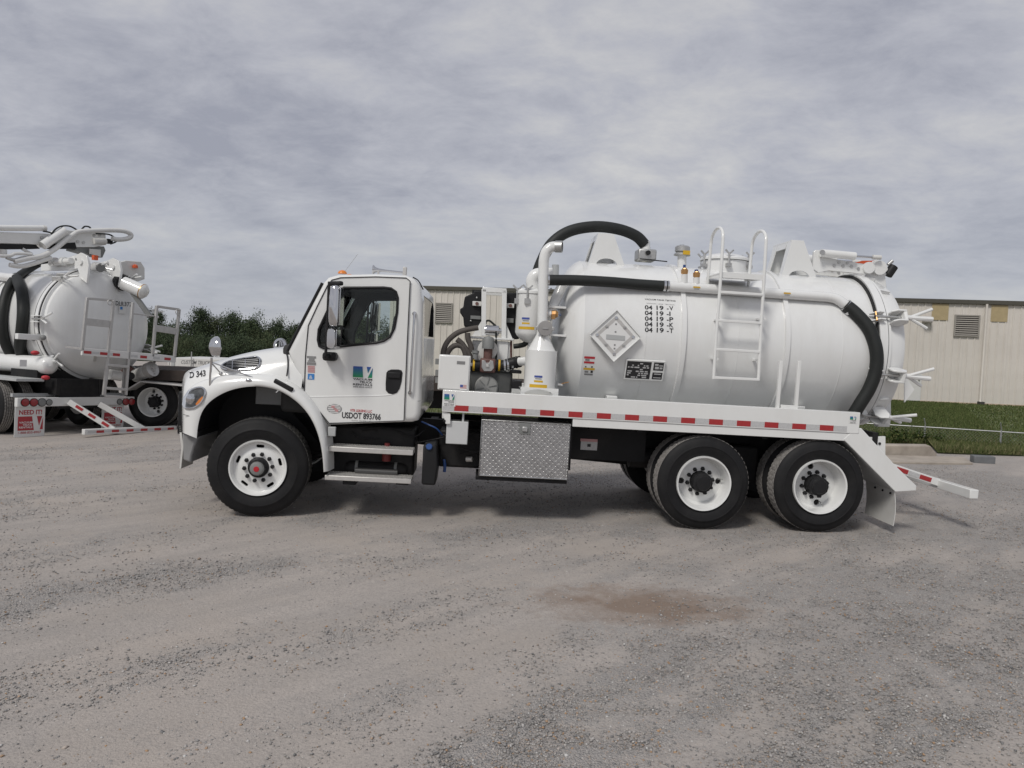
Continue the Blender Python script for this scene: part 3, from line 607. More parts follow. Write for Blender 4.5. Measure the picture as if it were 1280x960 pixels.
def front_wheel(parent, loc, rot):
    w_ = empty('wheel', parent); w_.location = loc; w_.rotation_euler = rot
    ty = tyre_mesh(.532, .36, .300).build('tyre', RUBBER, w_); tread_mesh(.533, .36, 60).build('tread', FTREAD, ty, rec=False)
    # rim: outer flange, well, flat disc with hand holes, closed at the back
    prof = [(.012, .302), (.0, .300), (.004, .285), (.03, .272), (.06, .262), (.066, .225), (.05, .19), (.045, .145), (.045, .10), (.06, .0), (.085, .0), (.075, .19), (.09, .235), (.09, .275), (.33, .28), (.33, .302)]
    rim = MB().lathe(prof, (0, 0, 0), (0, 1, 0), 72, closed=True).build('rim', WHITE, w_, sharp=30); cs = MB()
    for k in range(5): slot(cs, R(20+72*k), .228, .026, .0165)
    cutter = cs.build('c', WHITE); cutter.parent = w_; cut(rim, [cutter])
    MB().lathe([(.115, .28), (.115, .0), (.13, .0), (.13, .28)], (0, 0, 0), (0, 1, 0), 40).build('brake_drum', BLACK, w_)
    MB().lathe([(.045, .112), (.03, .108), (.02, .09), (.0, .085), (-.03, .062), (-.05, .055), (-.055, .0)], (0, 0, 0), (0, 1, 0), 32).build('hub', BLACK, w_)
    MB().lathe([(-.03, .075), (-.062, .066), (-.07, .05), (-.07, .0)], (0, 0, 0), (0, 1, 0), 28).build('hub_cap', PUMP, w_)
    MB().lathe([(-.069, .03), (-.074, .028), (-.075, .0)], (0, 0, 0), (0, 1, 0), 24).build('cap_seal', M('red_oil_cap', (.45, .02, .03), .3, var=.05), w_)
    L_ = []; lug_ring(L_, 10, .1455, .05, .012, .021, R(9)); l0 = MB().lathe([(0, .024), (.008, .024), (.010, .020), (.034, .019), (.040, .012), (.040, 0)], (0, 0, 0), (0, -1, 0), 6).build('lug_nut', BLACK, w_)
    for i, (a, b, r) in enumerate(L_):
        o = l0 if i == 0 else l0.copy()
        if i: COL.objects.link(o)
        o.location = a
    return w_
def rear_wheel(parent, loc, rot, hole):
    w_ = empty('wheel', parent); w_.location = loc; w_.rotation_euler = rot
    tm = tyre_mesh(.514, .275, .300).build('tyre', RUBBER, w_); tread_mesh(.5125, .275, 56).build('tread', TREAD, tm, rec=False)
    t2 = copy_tree(tm, w_); t2.location = (0, .335, 0)
    prof = [(.010, .302), (-.004, .300), (.0, .284), (.03, .274), (.10, .262), (.15, .256), (.175, .235), (.168, .19), (.160, .15), (.160, .0), (.185, .0), (.19, .20), (.20, .25), (.20, .28), (.26, .285), (.26, .302)]
    rim = MB().lathe(prof, (0, 0, 0), (0, 1, 0), 72, closed=True).build('rim', WHITE, w_, sharp=30); cs = MB()
    for k in (0, 1): cs.cyl((math.cos(hole+k*math.pi)*.208, -.2, math.sin(hole+k*math.pi)*.208), (math.cos(hole+k*math.pi)*.208, .5, math.sin(hole+k*math.pi)*.208), .034, 20)
    for k in (0, 1): cs.cyl((math.cos(hole+k*math.pi+1.57)*.208, -.2, math.sin(hole+k*math.pi+1.57)*.208), (math.cos(hole+k*math.pi+1.57)*.208, .5, math.sin(hole+k*math.pi+1.57)*.208), .034, 20) if False else None
    cutter = cs.build('c', WHITE); cutter.parent = w_; cut(rim, [cutter])
    MB().lathe([(.34, .0), (.34, .302), (.36, .302), (.36, .285), (.60, .285), (.60, .0)], (0, 0, 0), (0, 1, 0), 48).build('inner_rim', WHITE2, w_)
    MB().lathe([(.16, .118), (.12, .112), (.10, .100), (.06, .098), (.05, .108), (.035, .108), (.03, .09), (.005, .075), (.0, .0)], (0, 0, 0), (0, 1, 0), 16).build('hub', BLACK, w_, sharp=25)
    L_ = []; lug_ring(L_, 10, .142, .162, .12, .02, R(9)); l0 = MB().lathe([(0, .025), (.006, .025), (.010, .019), (.036, .018), (.040, .010), (.040, 0)], (0, 0, 0), (0, -1, 0), 6).build('lug_nut', BLACK, w_)
    for i, (a, b, r) in enumerate(L_):
        o = l0 if i == 0 else l0.copy()
        if i: COL.objects.link(o)
        o.location = a
    s8 = hole+R(8); MB().tube([(math.cos(s8)*.20, .15, math.sin(s8)*.20), (math.cos(s8)*.225, .12, math.sin(s8)*.225), (math.cos(s8)*.24, .09, math.sin(s8)*.24)], .005, 6).build('valve_stem', STEEL, w_)
    return w_
cF = P(321.5, 588, .03); zF = ground_local(cF.x)+.534
fw = front_wheel(truck, (cF.x, .04, zF), (0, R(4), R(6)))
fw2 = copy_tree(fw, truck); fw2.location = (cF.x, 2*YC-.04, zF); fw2.rotation_euler = (0, R(4), R(186))
c1, c2 = P(880, 606.5, .0), P(1025.5, 611.5, .0)
for i, (c, hole) in enumerate(((c1, R(2)), (c2, R(-76)))):
    z = ground_local(c.x)+.513
    wv = rear_wheel(truck, (c.x, 0.0, z), (0, 0, 0), hole); wv2 = copy_tree(wv, truck); wv2.location = (c.x, 2*YC, z); wv2.rotation_euler = (0, R(50), R(180))
    MB().cyl((c.x, .5, z), (c.x, 1.9, z), .085, 16).ball((c.x, YC, z), .24, 12, 1, .9, 1).build('axle', CHASSIS, truck)
MB().cyl((cF.x, .45, zF), (cF.x, 1.95, zF), .06, 12).build('axle', CHASSIS, truck)

# ---------------------------------------------------------------- chassis
XR = P(1076, 513, 0).x; ZR = P(800, 500.6, 0).z      # rear end and top of the deck rail
ch = MB()
for y0 in (.79, 1.53): ch.box(-.75, XR+.25, y0, y0+.08, .80, 1.08)
for x in (-.6, .6, 1.7, 2.8, 3.9, 4.75, 5.4, 6.2, 6.7): ch.box(x, x+.1, .86, 1.54, .84, 1.04)
ch.build('chassis_frame', CHASSIS, truck, bevel=.006)
MB().cyl((.5, YC, .82), (c1.x, YC, .62), .055, 14).build('drive_shaft', CHASSIS, truck)
MB().box(-.72, .55, .74, 1.66, .62, 1.5).box(.5, 1.3, .85, 1.5, .55, 1.0).build('engine_block', CHASSIS, truck, bevel=.03)
for s_ in (0, 1):
    yy0 = .62 if not s_ else 1.58
    sp = MB()
    for k, hw in enumerate((.75, .62, .5, .38)): sp.tube(spl([(cF.x-hw, yy0+.09, .62-k*.02), (cF.x, yy0+.09, .50-k*.022+.06), (cF.x+hw, yy0+.09, .62-k*.02)], 6), .022, 6)
    sp.build('leaf_spring', CHASSIS, truck)
    MB().bar((c1.x, yy0+.09, .66), (c2.x, yy0+.09, .66), .09, .13).build('walking_beam', CHASSIS, truck, bevel=.02)
    MB().box(c1.x+.5, c1.x+.82, yy0-.02, yy0+.2, .55, .98).build('suspension_hanger', CHASSIS, truck, bevel=.03)
# air tanks and brake chambers under the frame
ut = MB(); a = P(790, 580, .7)
ut.lathe([(0, 0), (.02, .12), (.3, .12), (.32, 0)], (a.x-.06, .72, a.z+.08), (1, 0, 0), 18); ut.build('air_tank', CHASSIS, truck)
for c in (c1, c2): MB().lathe([(0, 0), (.0, .08), (.12, .08), (.13, .09), (.15, .08), (.22, .075), (.22, 0)], (c.x-.42, .78, .56), (1, 0, .2), 18).build('brake_chamber', CHASSIS, truck)

# ---------------------------------------------------------------- hood and front wings
A_ = [(246, 548), (247.5, 532), (252, 516), (261, 503.5), (274, 494), (289, 487.5), (305, 484), (320, 483), (335, 484.5), (350, 489), (364, 497), (377, 508), (388, 522), (396, 539), (401, 557), (403.5, 575), (404.5, 590)]
F_ = [(228.5, 541), (228.5, 520), (230, 500), (236, 486), (250, 477), (270, 471), (290, 468), (308, 467), (326, 467.5), (343, 470), (360, 476), (376, 486), (390, 501), (401, 519), (408, 541), (410.5, 566), (411, 589)]
def lerp2(a, b, t): return [(p[0]+(q[0]-p[0])*t, p[1]+(q[1]-p[1])*t) for p, q in zip(a, b)]
rows = [pp(lerp2(A_, F_, .10), .10), pp(lerp2(A_, F_, .02), .0), pp(A_, -.03), pp(lerp2(A_, F_, .18), -.045), pp(lerp2(A_, F_, .5), -.03), pp(lerp2(A_, F_, .82), .0), pp(F_, .05)]
last = pp(F_, .05); last = [V((p.x+(.02 if i > 12 else 0), .24, p.z+(.0 if i > 12 else .015))) for i, p in enumerate(last)]; rows.append(last)
rows = [spl(r, 3) for r in rows]
hood = empty('hood', truck)
from mathutils.bvhtree import BVHTree
wmb = [MB().loft([mirror(r) if mir else r for r in rows], False, False) for mir in (0, 1)]
for q_ in wmb: q_.build('wing', WHITE, hood, sharp=60)
H0 = [(228.3, 541), (228.3, 520), (230.2, 502), (236.3, 488), (250, 479.5), (270, 473.5), (290, 470.5), (308, 469.5), (326, 470), (343, 472.5), (360, 478.5), (376, 488.5)]
H1 = [(228, 541), (228, 515), (229, 492), (233.5, 477.5), (245, 468), (266, 461), (287, 457.5), (307, 455), (326, 453), (345, 452), (363, 452), (381, 455)]
H2 = [(228, 541), (228, 510), (228.6, 487), (231.5, 472), (239, 464.5), (259, 457.5), (282, 450.5), (304, 445.5), (325, 441.5), (344, 439), (362, 438), (380, 438.5)]
H3 = [(228, 541), (228, 508), (228.4, 484), (230.5, 469), (237, 462.5), (256, 456), (281, 448.2), (304, 442.2), (325, 437.8), (344, 435), (362, 433.5), (380, 433)]
hr = [pp(H0, .075), pp(H1, .15), pp(H2, .30)]
h3 = pp(H3, .55); hr.append(h3)
hr[0][0].y = .07
hr.append([V((p.x-.03*max(0, 1-i/4), .85, p.z+.006)) for i, p in enumerate(h3)]); hr.append([V((p.x-.045*max(0, 1-i/4), YC, p.z+.008)) for i, p in enumerate(h3)])
hr += [mirror(r) for r in reversed(hr[:-1])]
hr = [spl(r, 3) for r in hr]; cols = [spl([r[i] for r in hr], 3) for i in range(len(hr[0]))]
hmb = MB().loft(cols, False, False); hmb.build('hood_shell', WHITE, hood, sharp=70)
_n = len(hmb.v); _bvh = BVHTree.FromPolygons([V(v) for v in hmb.v+wmb[0].v], hmb.f+[tuple(i+_n for i in f) for f in wmb[0].f])
def HS(u, v, off=0.0):
    d_ = T.ray(u, v); D = V((d_.dot(X_), d_.dot(Y_), d_.dot(Z_))).normalized(); h = _bvh.ray_cast(T.loc(CAM), D)
    if h[0] is None: return P(u, v, .06-off)
    n_ = h[1] if h[1].dot(D) < 0 else -h[1]
    return h[0]+n_*off
# inner wheel arch and dark engine bay behind it
al = pp(lerp2(A_, F_, .05), .06); al = spl(al, 2)
for mir in (0, 1):
    rws = [al, [V((p.x, .72, p.z)) for p in al]]; MB().loft([mirror(r) if mir else r for r in rws], False, False).build('wheel_arch_liner', BLACK, hood)
MB().add([V((p.x, .70, p.z)) for p in al]+[V((al[-1].x, .70, .75)), V((al[0].x, .70, .75))], [tuple(range(len(al)+2))]).build('arch_inner_panel', BLACK, hood)
a, b = P(321, 486, .68), P(366, 507, .68); MB().box(a.x, b.x, .64, .69, b.z, a.z+.03).build('heat_shield', GREYP, truck, bevel=.01)
# side vent
sv = [(277, 459), (284, 454), (298, 450.5), (313, 448), (321, 447.3), (325.5, 450), (325, 455.5), (321, 460), (310, 462), (292, 463), (281, 462.5)]
vy = .135
def hood_y(u, v): return .10+.13*max(0, min(1, (470-v)/22))
vpts = [P(u, v, .0) for u, v in sv]
def hv(u, v, o=0): return HS(u, v, .006+o)
def surf_patch(poly, fn, nr=5):
    cu, cv_ = sum(p[0] for p in poly)/len(poly), sum(p[1] for p in poly)/len(poly); rings = []
    for k in range(nr): f = 1-k/nr; rings.append([fn(cu+(u-cu)*f, cv_+(v-cv_)*f) for u, v in poly])
    b = MB(); n = len(poly); b.loft(rings, True, False); i = len(b.v); b.v.append(tuple(fn(cu, cv_))); b.f += [((nr-1)*n+j, (nr-1)*n+(j+1) % n, i) for j in range(n)]; return b
vent = surf_patch(sv, lambda u, v: hv(u, v, .004)).build('side_vent', BLACK, hood, rec=False)
VSLAT = M('dark_chrome_slat', (.30, .30, .30), .3, .8)
MB().tube(spl([hv(u, v, .008) for u, v in sv], 3, True), .011, 8, closed=True).build('vent_surround', CHROME, vent)
for k in range(5):
    t = .14+.18*k; y0 = 463-(463-455)*t*1.1; l = (282-3*t+0*k, 463-9.5*t-.5); r_ = (323.5, 461-12.5*t)
    pl_ = [(l[0]+7*t+(r_[0]-l[0]-7*t)*q_/4, l[1]-1+(r_[1]-l[1]+1)*q_/4) for q_ in range(5)]; MB().tube([hv(x_, y_, .010) for x_, y_ in pl_], .0065, 5).build('slat', VSLAT, vent)
for u in (291, 307): MB().tube([hv(u, 462, .012), hv(u+.3, 456.5, .012), hv(u+.5, 451, .012)], .006, 5).build('vent_rib', CHROME, vent)
# grille and bumper at the front
nx0 = P(228, 500, .6).x
MB().box(nx0+.02, nx0+.14, .42, 1.98, .80, 1.28).build('grille', BLACK, hood, bevel=.02)
for k in range(6): MB().box(nx0+.012, nx0+.03, .45, 1.95, .79+.082*k, .825+.082*k).build('grille_bar', CHROME, hood, bevel=.006)
bl = [(227.5, 541), (248, 546), (243, 558), (239.5, 570), (238.5, 579), (228.5, 575)]
bp_ = pp(bl, .10); bmp = empty('bumper', truck)
MB().prism(bp_, (0, 2.2, 0)).build('bumper_beam', M('bumper_grey', (.26, .26, .26), .4), bmp, bevel=.02)
tr = pp([(229, 536), (249, 539), (248, 546), (228, 541.5)], .08); MB().prism(tr, (0, 2.24, 0)).build('bumper_trim', BLACK, bmp, bevel=.008)
lp = pp([(223.2, 532), (226, 531), (229.5, 558), (226.5, 586), (224, 586), (226.5, 560)], .42); MB().prism(lp, (-.0, .34, 0)).build('plate_bracket', WHITE2, bmp, bevel=.004)
# headlamp
hl = [(231, 506), (232.3, 497.5), (238, 489), (246.5, 485), (254, 485.2), (257, 489.5), (255, 498), (249.5, 505.5), (241, 510), (233, 510)]
def hp(u, v, o=0): return HS(u, v, o-.006)
lamp = surf_patch(hl, lambda u, v: hp(u, v, .012)).build('headlamp', M('lamp_reflector', (.13, .13, .13), .3, .7, var=.5, scale=16), hood, rec=False)
MB().tube(spl([hp(u, v, .016) for u, v in hl], 3, True), .011, 8, closed=True).build('lamp_bezel', CHROME, lamp)
am = [(245.5, 505), (250, 499), (254, 495.5), (254.8, 498), (251, 503.5), (247, 507)]; MB().prism([hp(u, v, .024) for u, v in am], (0, .006, 0)).build('side_marker', AMBER, lamp)
MB().lathe([(0, .055), (.01, .058), (.012, .045), (.03, .02), (.03, 0)], hp(240, 499, .014)-V((0, -.005, 0)), (.3, -1, 0), 20).build('lamp_bowl', CHROME, lamp)
surf_patch(hl, lambda u, v: hp(u, v, .036)).build('lamp_lens', GLASSL, lamp, sharp=80, rec=False)
# hood latch strap, badge, wing repeater
MB().bar(HS(343, 476, .01), HS(366, 488.5, .01), .05, .03, (0, -1, 0)).build('hood_latch', BLACK, hood, bevel=.012)
MB().tube([P(351, 485, -.01), P(345, 491, -.04)], .008, 6).build('latch_rod', STEEL, hood)
MB().ball(hv(311, 475.5, 0), .035, 8, 1, .35, .5).build('repeater_lamp', CHROME, hood)
# panel seams
def seam(lst, y, parent, r=.0045, name='panel_gap', n=4): return MB().tube(spl(pp(lst, y), n), r, 6).build(name, INK, parent)
seam([(229, 518), (240, 521), (251, 524)], -.02, hood, .003)
MB().tube(spl([P(357, 439, .24), P(359.5, 447, .16), P(360, 458, .118), P(358.5, 470, .06)], 5), .008, 6).build('cowl_gap', INK, hood)

# ---------------------------------------------------------------- cab
YD = .10
CP = [(366, 452), (361.5, 439), (385, 393), (405.5, 353.5), (412, 346.8), (424, 343.6), (470, 342.6), (508, 344.2), (519, 348.5), (526.5, 358), (529, 378), (528.5, 430), (527.5, 500), (526.5, 517), (523, 525), (516, 527.2), (505, 527.3), (460, 529), (411, 531), (396, 508), (380, 482)]
cpl = [(p.x, p.z) for p in pp(CP, .2)]
def shell_rings(poly, lay):
    return [[V((x, y, z)) for x, z in inset(poly, d)] for y, d in lay]
lay = [(YD, .07), (YD+.006, .045), (YD+.022, .022), (YD+.05, .006), (YD+.10, 0), (YC, 0)]; lay += [(2*YC-y, d) for y, d in reversed(lay[:-1])]
cabo = MB().loft(shell_rings(cpl, lay), True, True).build('cab', WHITE, truck, sharp=40)
WIN = [(397.8, 425), (398.8, 412), (411, 386), (424.5, 363), (430, 359.8), (480, 359.6), (489, 360.8), (495, 365), (497.3, 372), (496.5, 390), (493, 410), (487.5, 421), (480, 426), (471, 428.3), (430, 432.6), (404.5, 435), (399.5, 432.5)]
wpl = pp(WIN, YD)
ci = MB().prism([V((x, YD+.06, z)) for x, z in inset(cpl, .05)], (0, 2*YC-2*YD-.12, 0)).build('c', INTER)
cw = MB().prism([V((p.x, -.3, p.z)) for p in wpl], (0, 3.2, 0)).build('c', BLACK)
pa, pb = V((cpl[1][0], 0, cpl[1][1])), V((cpl[3][0], 0, cpl[3][1])); ax = (pb-pa).normalized(); nr = V((-ax.z, 0, ax.x))
ws = [pa+ax*.06+nr*.2, pb-ax*.05+nr*.2, pb-ax*.05-nr*.16, pa+ax*.06-nr*.16]
cws = MB().prism([V((p.x, YD+.075, p.z)) for p in ws], (0, 2*YC-2*YD-.15, 0)).build('c', BLACK)
xb = cpl[10][0]; zr0, zr1 = P(528, 420, .2).z, P(528, 368, .2).z
cwb = MB().box(xb-.2, xb+.2, .42, 1.98, zr0, zr1).build('c', BLACK)
for c in (ci, cw, cws, cwb): c.parent = truck
cut(cabo, [ci, cw, cws, cwb])
MB().prism([pa+V((0, YD+.07, 0))+ax*.05+nr*.004, pb+V((0, YD+.07, 0))-ax*.045+nr*.004, pb+V((0, YD+.07, 0))-ax*.045-nr*.004, pa+V((0, YD+.07, 0))+ax*.05-nr*.004], (0, 2*YC-2*YD-.14, 0)).build('windscreen', GLASS, truck)
MB().tube([pa+V((0, YD+.045, 0))+nr*.006+ax*.0, pb+V((0, YD+.045, 0))+nr*.006-ax*.01], .017, 8).build('windscreen_seal', BLACK, truck)
MB().box(xb-.028, xb-.02, .42, 1.98, zr0, zr1).build('rear_window', GLASS, truck)
# doors (both sides), proud of the shell
DO = [(409.5, 357), (397, 382), (385.5, 407), (382, 445), (380.5, 490), (392, 505), (411.5, 529), (460, 527.5), (505, 525.8), (508.5, 440), (512.8, 351.5), (508, 347.5), (470, 346), (426, 347), (415, 350)]
dpl = pp(DO, YD-.01)
for mir in (0, 1):
    y0 = YD-.012 if not mir else 2*YC-YD-.014
    d = MB().prism([V((p.x, y0, p.z)) for p in dpl], (0, .026, 0)).build('door', WHITE, truck)
    c = MB().prism([V((p.x, -.3, p.z)) for p in wpl], (0, 3.2, 0)).build('c', BLACK); c.parent = truck; cut(d, [c])
    b = d.modifiers.new('bevel', 'BEVEL'); b.width = .005; b.segments = 2; b.limit_method = 'ANGLE'; b.angle_limit = R(50)
    ym = YD-.016 if not mir else 2*YC-YD+.016
    MB().tube([V((p.x, ym, p.z)) for p in dpl], .0055, 6, closed=True).build('door_seal', INK, d)
    MB().tube([V((p.x, ym, p.z)) for p in wpl], .014, 8, closed=True).build('window_gasket', BLACK, d)
    yg = YD+.012 if not mir else 2*YC-YD-.02
    MB().prism([V((p.x, yg, p.z)) for p in wpl], (0, .006, 0)).build('window_pane', GLASS, d)
    MB().bar(V((P(430, 360, YD).x, yg, P(430, 360, YD).z)), V((P(425, 433, YD).x, yg, P(425, 433, YD).z)), .02, .02, (1, 0, 0)).build('window_divider', BLACK, d)
    hnd = [(483, 466), (485, 463.3), (489, 461.8), (498, 461.8), (502, 463), (503.2, 466), (502, 477), (499.5, 486), (496, 491), (491, 492.8), (485.5, 491.5), (482.3, 488), (482, 480)]
    hpl = pp(hnd, YD-.013); yh = YD-.020 if not mir else 2*YC-YD+.012
    h_ = MB().prism([V((p.x, yh, p.z)) for p in hpl], (0, .008, 0)).build('handle_recess', BLACK, d, bevel=.003)
    if not mir:
        a, b2 = P(485, 470, YD), P(501, 470, YD); MB().box(a.x, b2.x, yh-.018, yh, a.z-.02, a.z+.045).build('door_handle', BLACK, d, bevel=.01)
        cr = pp([(388, 496), (420, 495.5), (460, 495), (484, 494), (493, 491.5), (500, 485)], YD-.0075); MB().tube(spl(cr, 4), .009, 8).build('body_crease', WHITE, d)
# corner panel joint and rear details
MB().tube(spl(pp([(505.5, 502), (515, 502), (526, 501)], YD+.012), 3), .003, 6).build('panel_gap', INKG, truck)
MB().tube(spl([P(518, 391, YD-.03), P(517.6, 400, YD-.05), P(515.5, 440, YD-.05), P(513, 484, YD-.05), P(512.3, 492, YD-.03)], 4), .012, 8).build('grab_handle', CHROME, truck)
for v in (392, 491): MB().ball(P(518 if v < 450 else 512.4, v, YD-.01), .024, 6, 1, .8, 1).build('handle_foot', CHROME, truck)
for k in range(9): MB().box(xb-.002, xb+.03, .40+.19*k, .46+.19*k, 1.42, 2.02).build('back_rib', WHITE, truck, bevel=.01)
MB().box(xb-.002, xb+.010, .30, .325, 1.55, 1.95).build('rear_marker', BLACK, truck)
MB().tube(spl([P(516, 346.5, .16), P(523, 351, .17), P(529, 362, .2)], 4), .007, 6).build('roof_seal', BLACK, truck)
# roof marker lamps, air horn, antenna
rt = P(470, 342.6, .2).z
for k in range(5):
    o = MB().lathe([(0, .05), (.012, .05), (.03, .038), (.04, .015), (.042, 0)], (P(428, 343, .3).x, .30+.45*k, rt-.012), (0, 0, 1), 14).build('roof_marker', AMBER, truck)
MB().tube([P(429, 342, .34), P(447, 318, .34)], .0022, 4).build('antenna', STEEL, truck)
hx0, hx1 = P(466, 337, .45), P(507, 341, .45)
MB().lathe([(0, .052), (.012, .05), (.03, .03), (.07, .019), (.15, .014), (.36, .012), (.36, 0)], hx0, hx1-hx0, 18).build('air_horn', CHROME, truck)
MB().box(hx1.x-.03, hx1.x+.01, .42, .50, rt-.02, P(507, 334, .45).z).box(P(472, 341, .45).x, P(474, 341, .45).x, .43, .47, rt-.02, hx0.z).build('horn_bracket', ALU, truck, bevel=.004)
# door mirrors
def door_mirror(sg):
    y = lambda d: (YD-d) if sg == 0 else (2*YC-YD+d)
    q = lambda u, v, d: V((P(u, v, YD-d).x, y(d), P(u, v, YD-d).z))
    mr = empty('door_mirror', truck)
    MB().bar(q(411.5, 353, .24), q(407, 446, .24), .028, .028, (1, 0, 0)).bar(q(411, 354, .24), q(421, 353.5, .0), .03, .035).bar(q(406.5, 445, .24), q(417, 444, .0), .04, .05).build('mirror_bracket', BLACK, mr, bevel=.008)
    MB().box(q(404, 440, .1).x, q(421, 440, .1).x, min(y(.0), y(.16)), max(y(.0), y(.16)), q(411, 451, .1).z, q(411, 440, .1).z).build('mirror_mount', BLACK, mr, bevel=.03)
    MB().bar(q(412, 355, .22), q(428, 354, .27), .06, .045).build('mirror_arm', BLACK, mr, bevel=.015)
    # chrome shells: a rounded slab seen from behind
    for (c, rx, rz, nm) in ((q(420, 383, .29), .055, .215, 'mirror_head'), (q(416.5, 423, .29), .048, .105, 'convex_mirror')):
        b = MB(); n = 20; rings = []
        for yy, k in ((-.12, .55), (-.105, .85), (-.06, 1), (.06, 1), (.105, .85), (.12, .55)):
            ring = []
            for j in range(n):
                a = 2*math.pi*j/n; ca, sa = math.cos(a), math.sin(a); ex = .55
                ring.append(c+V((math.copysign(abs(ca)**ex, ca)*rx*(.6+.4*k), yy, math.copysign(abs(sa)**ex, sa)*rz*(.8+.2*k))))
            rings.append(ring)
        o = b.loft(rings, True, True).build(nm, CHROME, mr, sharp=60)
        MB().box(c.x+rx-.002, c.x+rx+.006, c.y-.10, c.y+.10, c.z-rz*.9, c.z+rz*.9).build('mirror_glass', CHROME, o, bevel=.003)
    for v in (378, 416): MB().bar(q(409.8, v, .24), q(414, v, .27), .03, .03).build('mirror_clamp', BLACK, mr)
    return mr
door_mirror(0); door_mirror(1)
# hood-mounted convex mirrors
for mir in (0, 1):
    f = (lambda p: p) if not mir else (lambda p: V((p.x, 2*YC-p.y, p.z)))
    hm = empty('hood_mirror', truck); yb = -.02
    MB().tube([f(P(262.5, 489, .0)), f(P(262.8, 470, -.02)), f(P(264.6, 447, -.03))], .0125, 8).build('mirror_pole', CHROME, hm)
    MB().tube([f(P(265.5, 453, -.02)), f(P(325, 475, .0))], .0075, 6).build('mirror_stay', CHROME, hm); MB().tube([f(P(265.5, 455, -.02)), f(P(276, 467, .06))], .007, 6).build('mirror_stay', CHROME, hm)
    for p_ in (P(325.5, 475.5, .0), P(276, 467, .06), P(262.5, 490, .0)): MB().ball(f(p_), .022, 6).build('mirror_foot', STEEL, hm)
    c = f(P(270.3, 434, -.03)); sg = 1 if not mir else -1
    MB().lathe([(-.07, 0), (-.065, .04), (-.045, .085), (-.01, .112), (.012, .115), (.018, .11)], c, (1, .75*sg, .05), 24).build('mirror_bowl', CHROME, hm)
    MB().lathe([(.012, .108), (.02, .09), (.028, .05), (.03, 0)], c, (1, .75*sg, .05), 24).build('mirror_glass', CHROME, hm)
# interior
floor_z = P(460, 520, .3).z
for y0 in (.30, 1.55):
    st = empty('seat', truck); sx = P(496, 440, .5).x
    MB().box(sx-.55, sx-.02, y0, y0+.52, floor_z+.2, floor_z+.42).build('seat_cushion', SEAT, st, bevel=.06)
    MB().obox((sx+.0, y0+.26, floor_z+.78), (.16, .50, .74), Matrix.Rotation(R(8), 3, 'Y')).build('seat_back', SEAT, st, bevel=.05)
    MB().obox((sx+.07, y0+.26, floor_z+1.17), (.10, .26, .16), Matrix.Rotation(R(8), 3, 'Y')).build('headrest', SEAT, st, bevel=.04)
dx = P(400, 440, .5).x
MB().box(dx-.35, dx+.06, .22, 2.18, floor_z, P(400, 432, .5).z).build('dashboard', INTER, truck, bevel=.05)
sw = empty('steering_wheel', truck); c = V((dx+.26, .58, P(420, 428, .6).z)); axs = V((1, 0, .9)).normalized(); u1, w1 = perp(axs)
MB().tube([c+(u1*math.cos(k*math.pi/12)+w1*math.sin(k*math.pi/12))*.22 for k in range(24)], .016, 8, closed=True).build('wheel_rim', BLACK, sw)
sk = MB()
for k in range(3): sk.bar(c, c+(u1*math.cos(k*2.09+.5)+w1*math.sin(k*2.09+.5))*.22, .03, .012)
sk.cyl(c-axs*.3, c, .03, 8); sk.build('spokes', BLACK, sw)

# cab lettering and stickers
RT, UP = V((1, 0, 0)), V((0, 0, 1)); yt = YD-.014
def onplane(u, v, y): return P(u, v, y)
def logo(u0, v0, u1, v1, y, parent, mat=LOGO):
    a = P(u0, v1, y); b = P(u1, v0, y); W_, H_ = b.x-a.x, b.z-a.z; pol = MB()
    for poly in ([(0, 1), (.475, 1), (.525, 0), (0, 0)], [(.69, 1), (.915, 1), (.765, .40)], [(.765, 0), (.985, 0), (1.0, .93)]):
        n = len(poly); o = len(pol.v); pol.add([V((a.x+W_*x, y, a.z+H_*z)) for x, z in poly], [tuple(range(n))])
    return pol.build('logo', mat, parent, rec=False)
logo(441, 459, 466, 471.2, yt-.002, truck)
for (s_, v, wd, al, hh) in (('VACUUM', 474.6, .205, 0, .020), ('TRUCK', 478.2, .135, .07, .022), ('RENTALS', 481.4, .205, 0, .020), ('888-855-8907', 484.0, .205, 0, .014)):
    p_ = P(441.2, v, yt-.002); text(s_, p_+RT*al, RT, UP, hh, INK if 'R' in s_ or 'V' in s_ else INKG, truck, width=wd, bold=.02, shear=.0)
text('USDOT 893766', P(427.3, 522.2, yt-.002), RT, UP, .062, INK, truck, width=.415, bold=.022)
text('VTR LEASING LLC', P(437.5, 514.4, yt-.002), RT, UP, .028, INKR, truck, width=.235, bold=.015)
text('GVW 58,000 LBS', P(439.5, 526.0, yt-.002), RT, UP, .011, INKG, truck, width=.21)
text('D 343', V((0, 0, 0)), RT, UP, .062, INK, hood, width=.165, bold=.03, fn=lambda a, b: HS(237.2+a*121, 472.6-b*115-a*16, .004))
c = P(418, 510.8, yt); b = MB(); b.add([V((c.x+.079*math.cos(k*math.pi/16), yt-.002, c.z+.050*math.sin(k*math.pi/16))) for k in range(32)], [tuple(range(32))]); b.build('oval_sticker', INKG, truck, rec=False)
b = MB()
for k in range(5): zz_ = c.z-.038+k*.019; hw = .07*math.sqrt(max(.05, 1-((zz_-c.z)/.05)**2)); b.add([V((c.x-hw, yt-.0035, zz_-.005)), V((c.x+hw, yt-.0035, zz_-.005)), V((c.x+hw, yt-.0035, zz_+.005)), V((c.x-hw, yt-.0035, zz_+.005))], [(0, 1, 2, 3)])
b.build('sticker_stripes', PAPER, truck, rec=False)
b = MB()
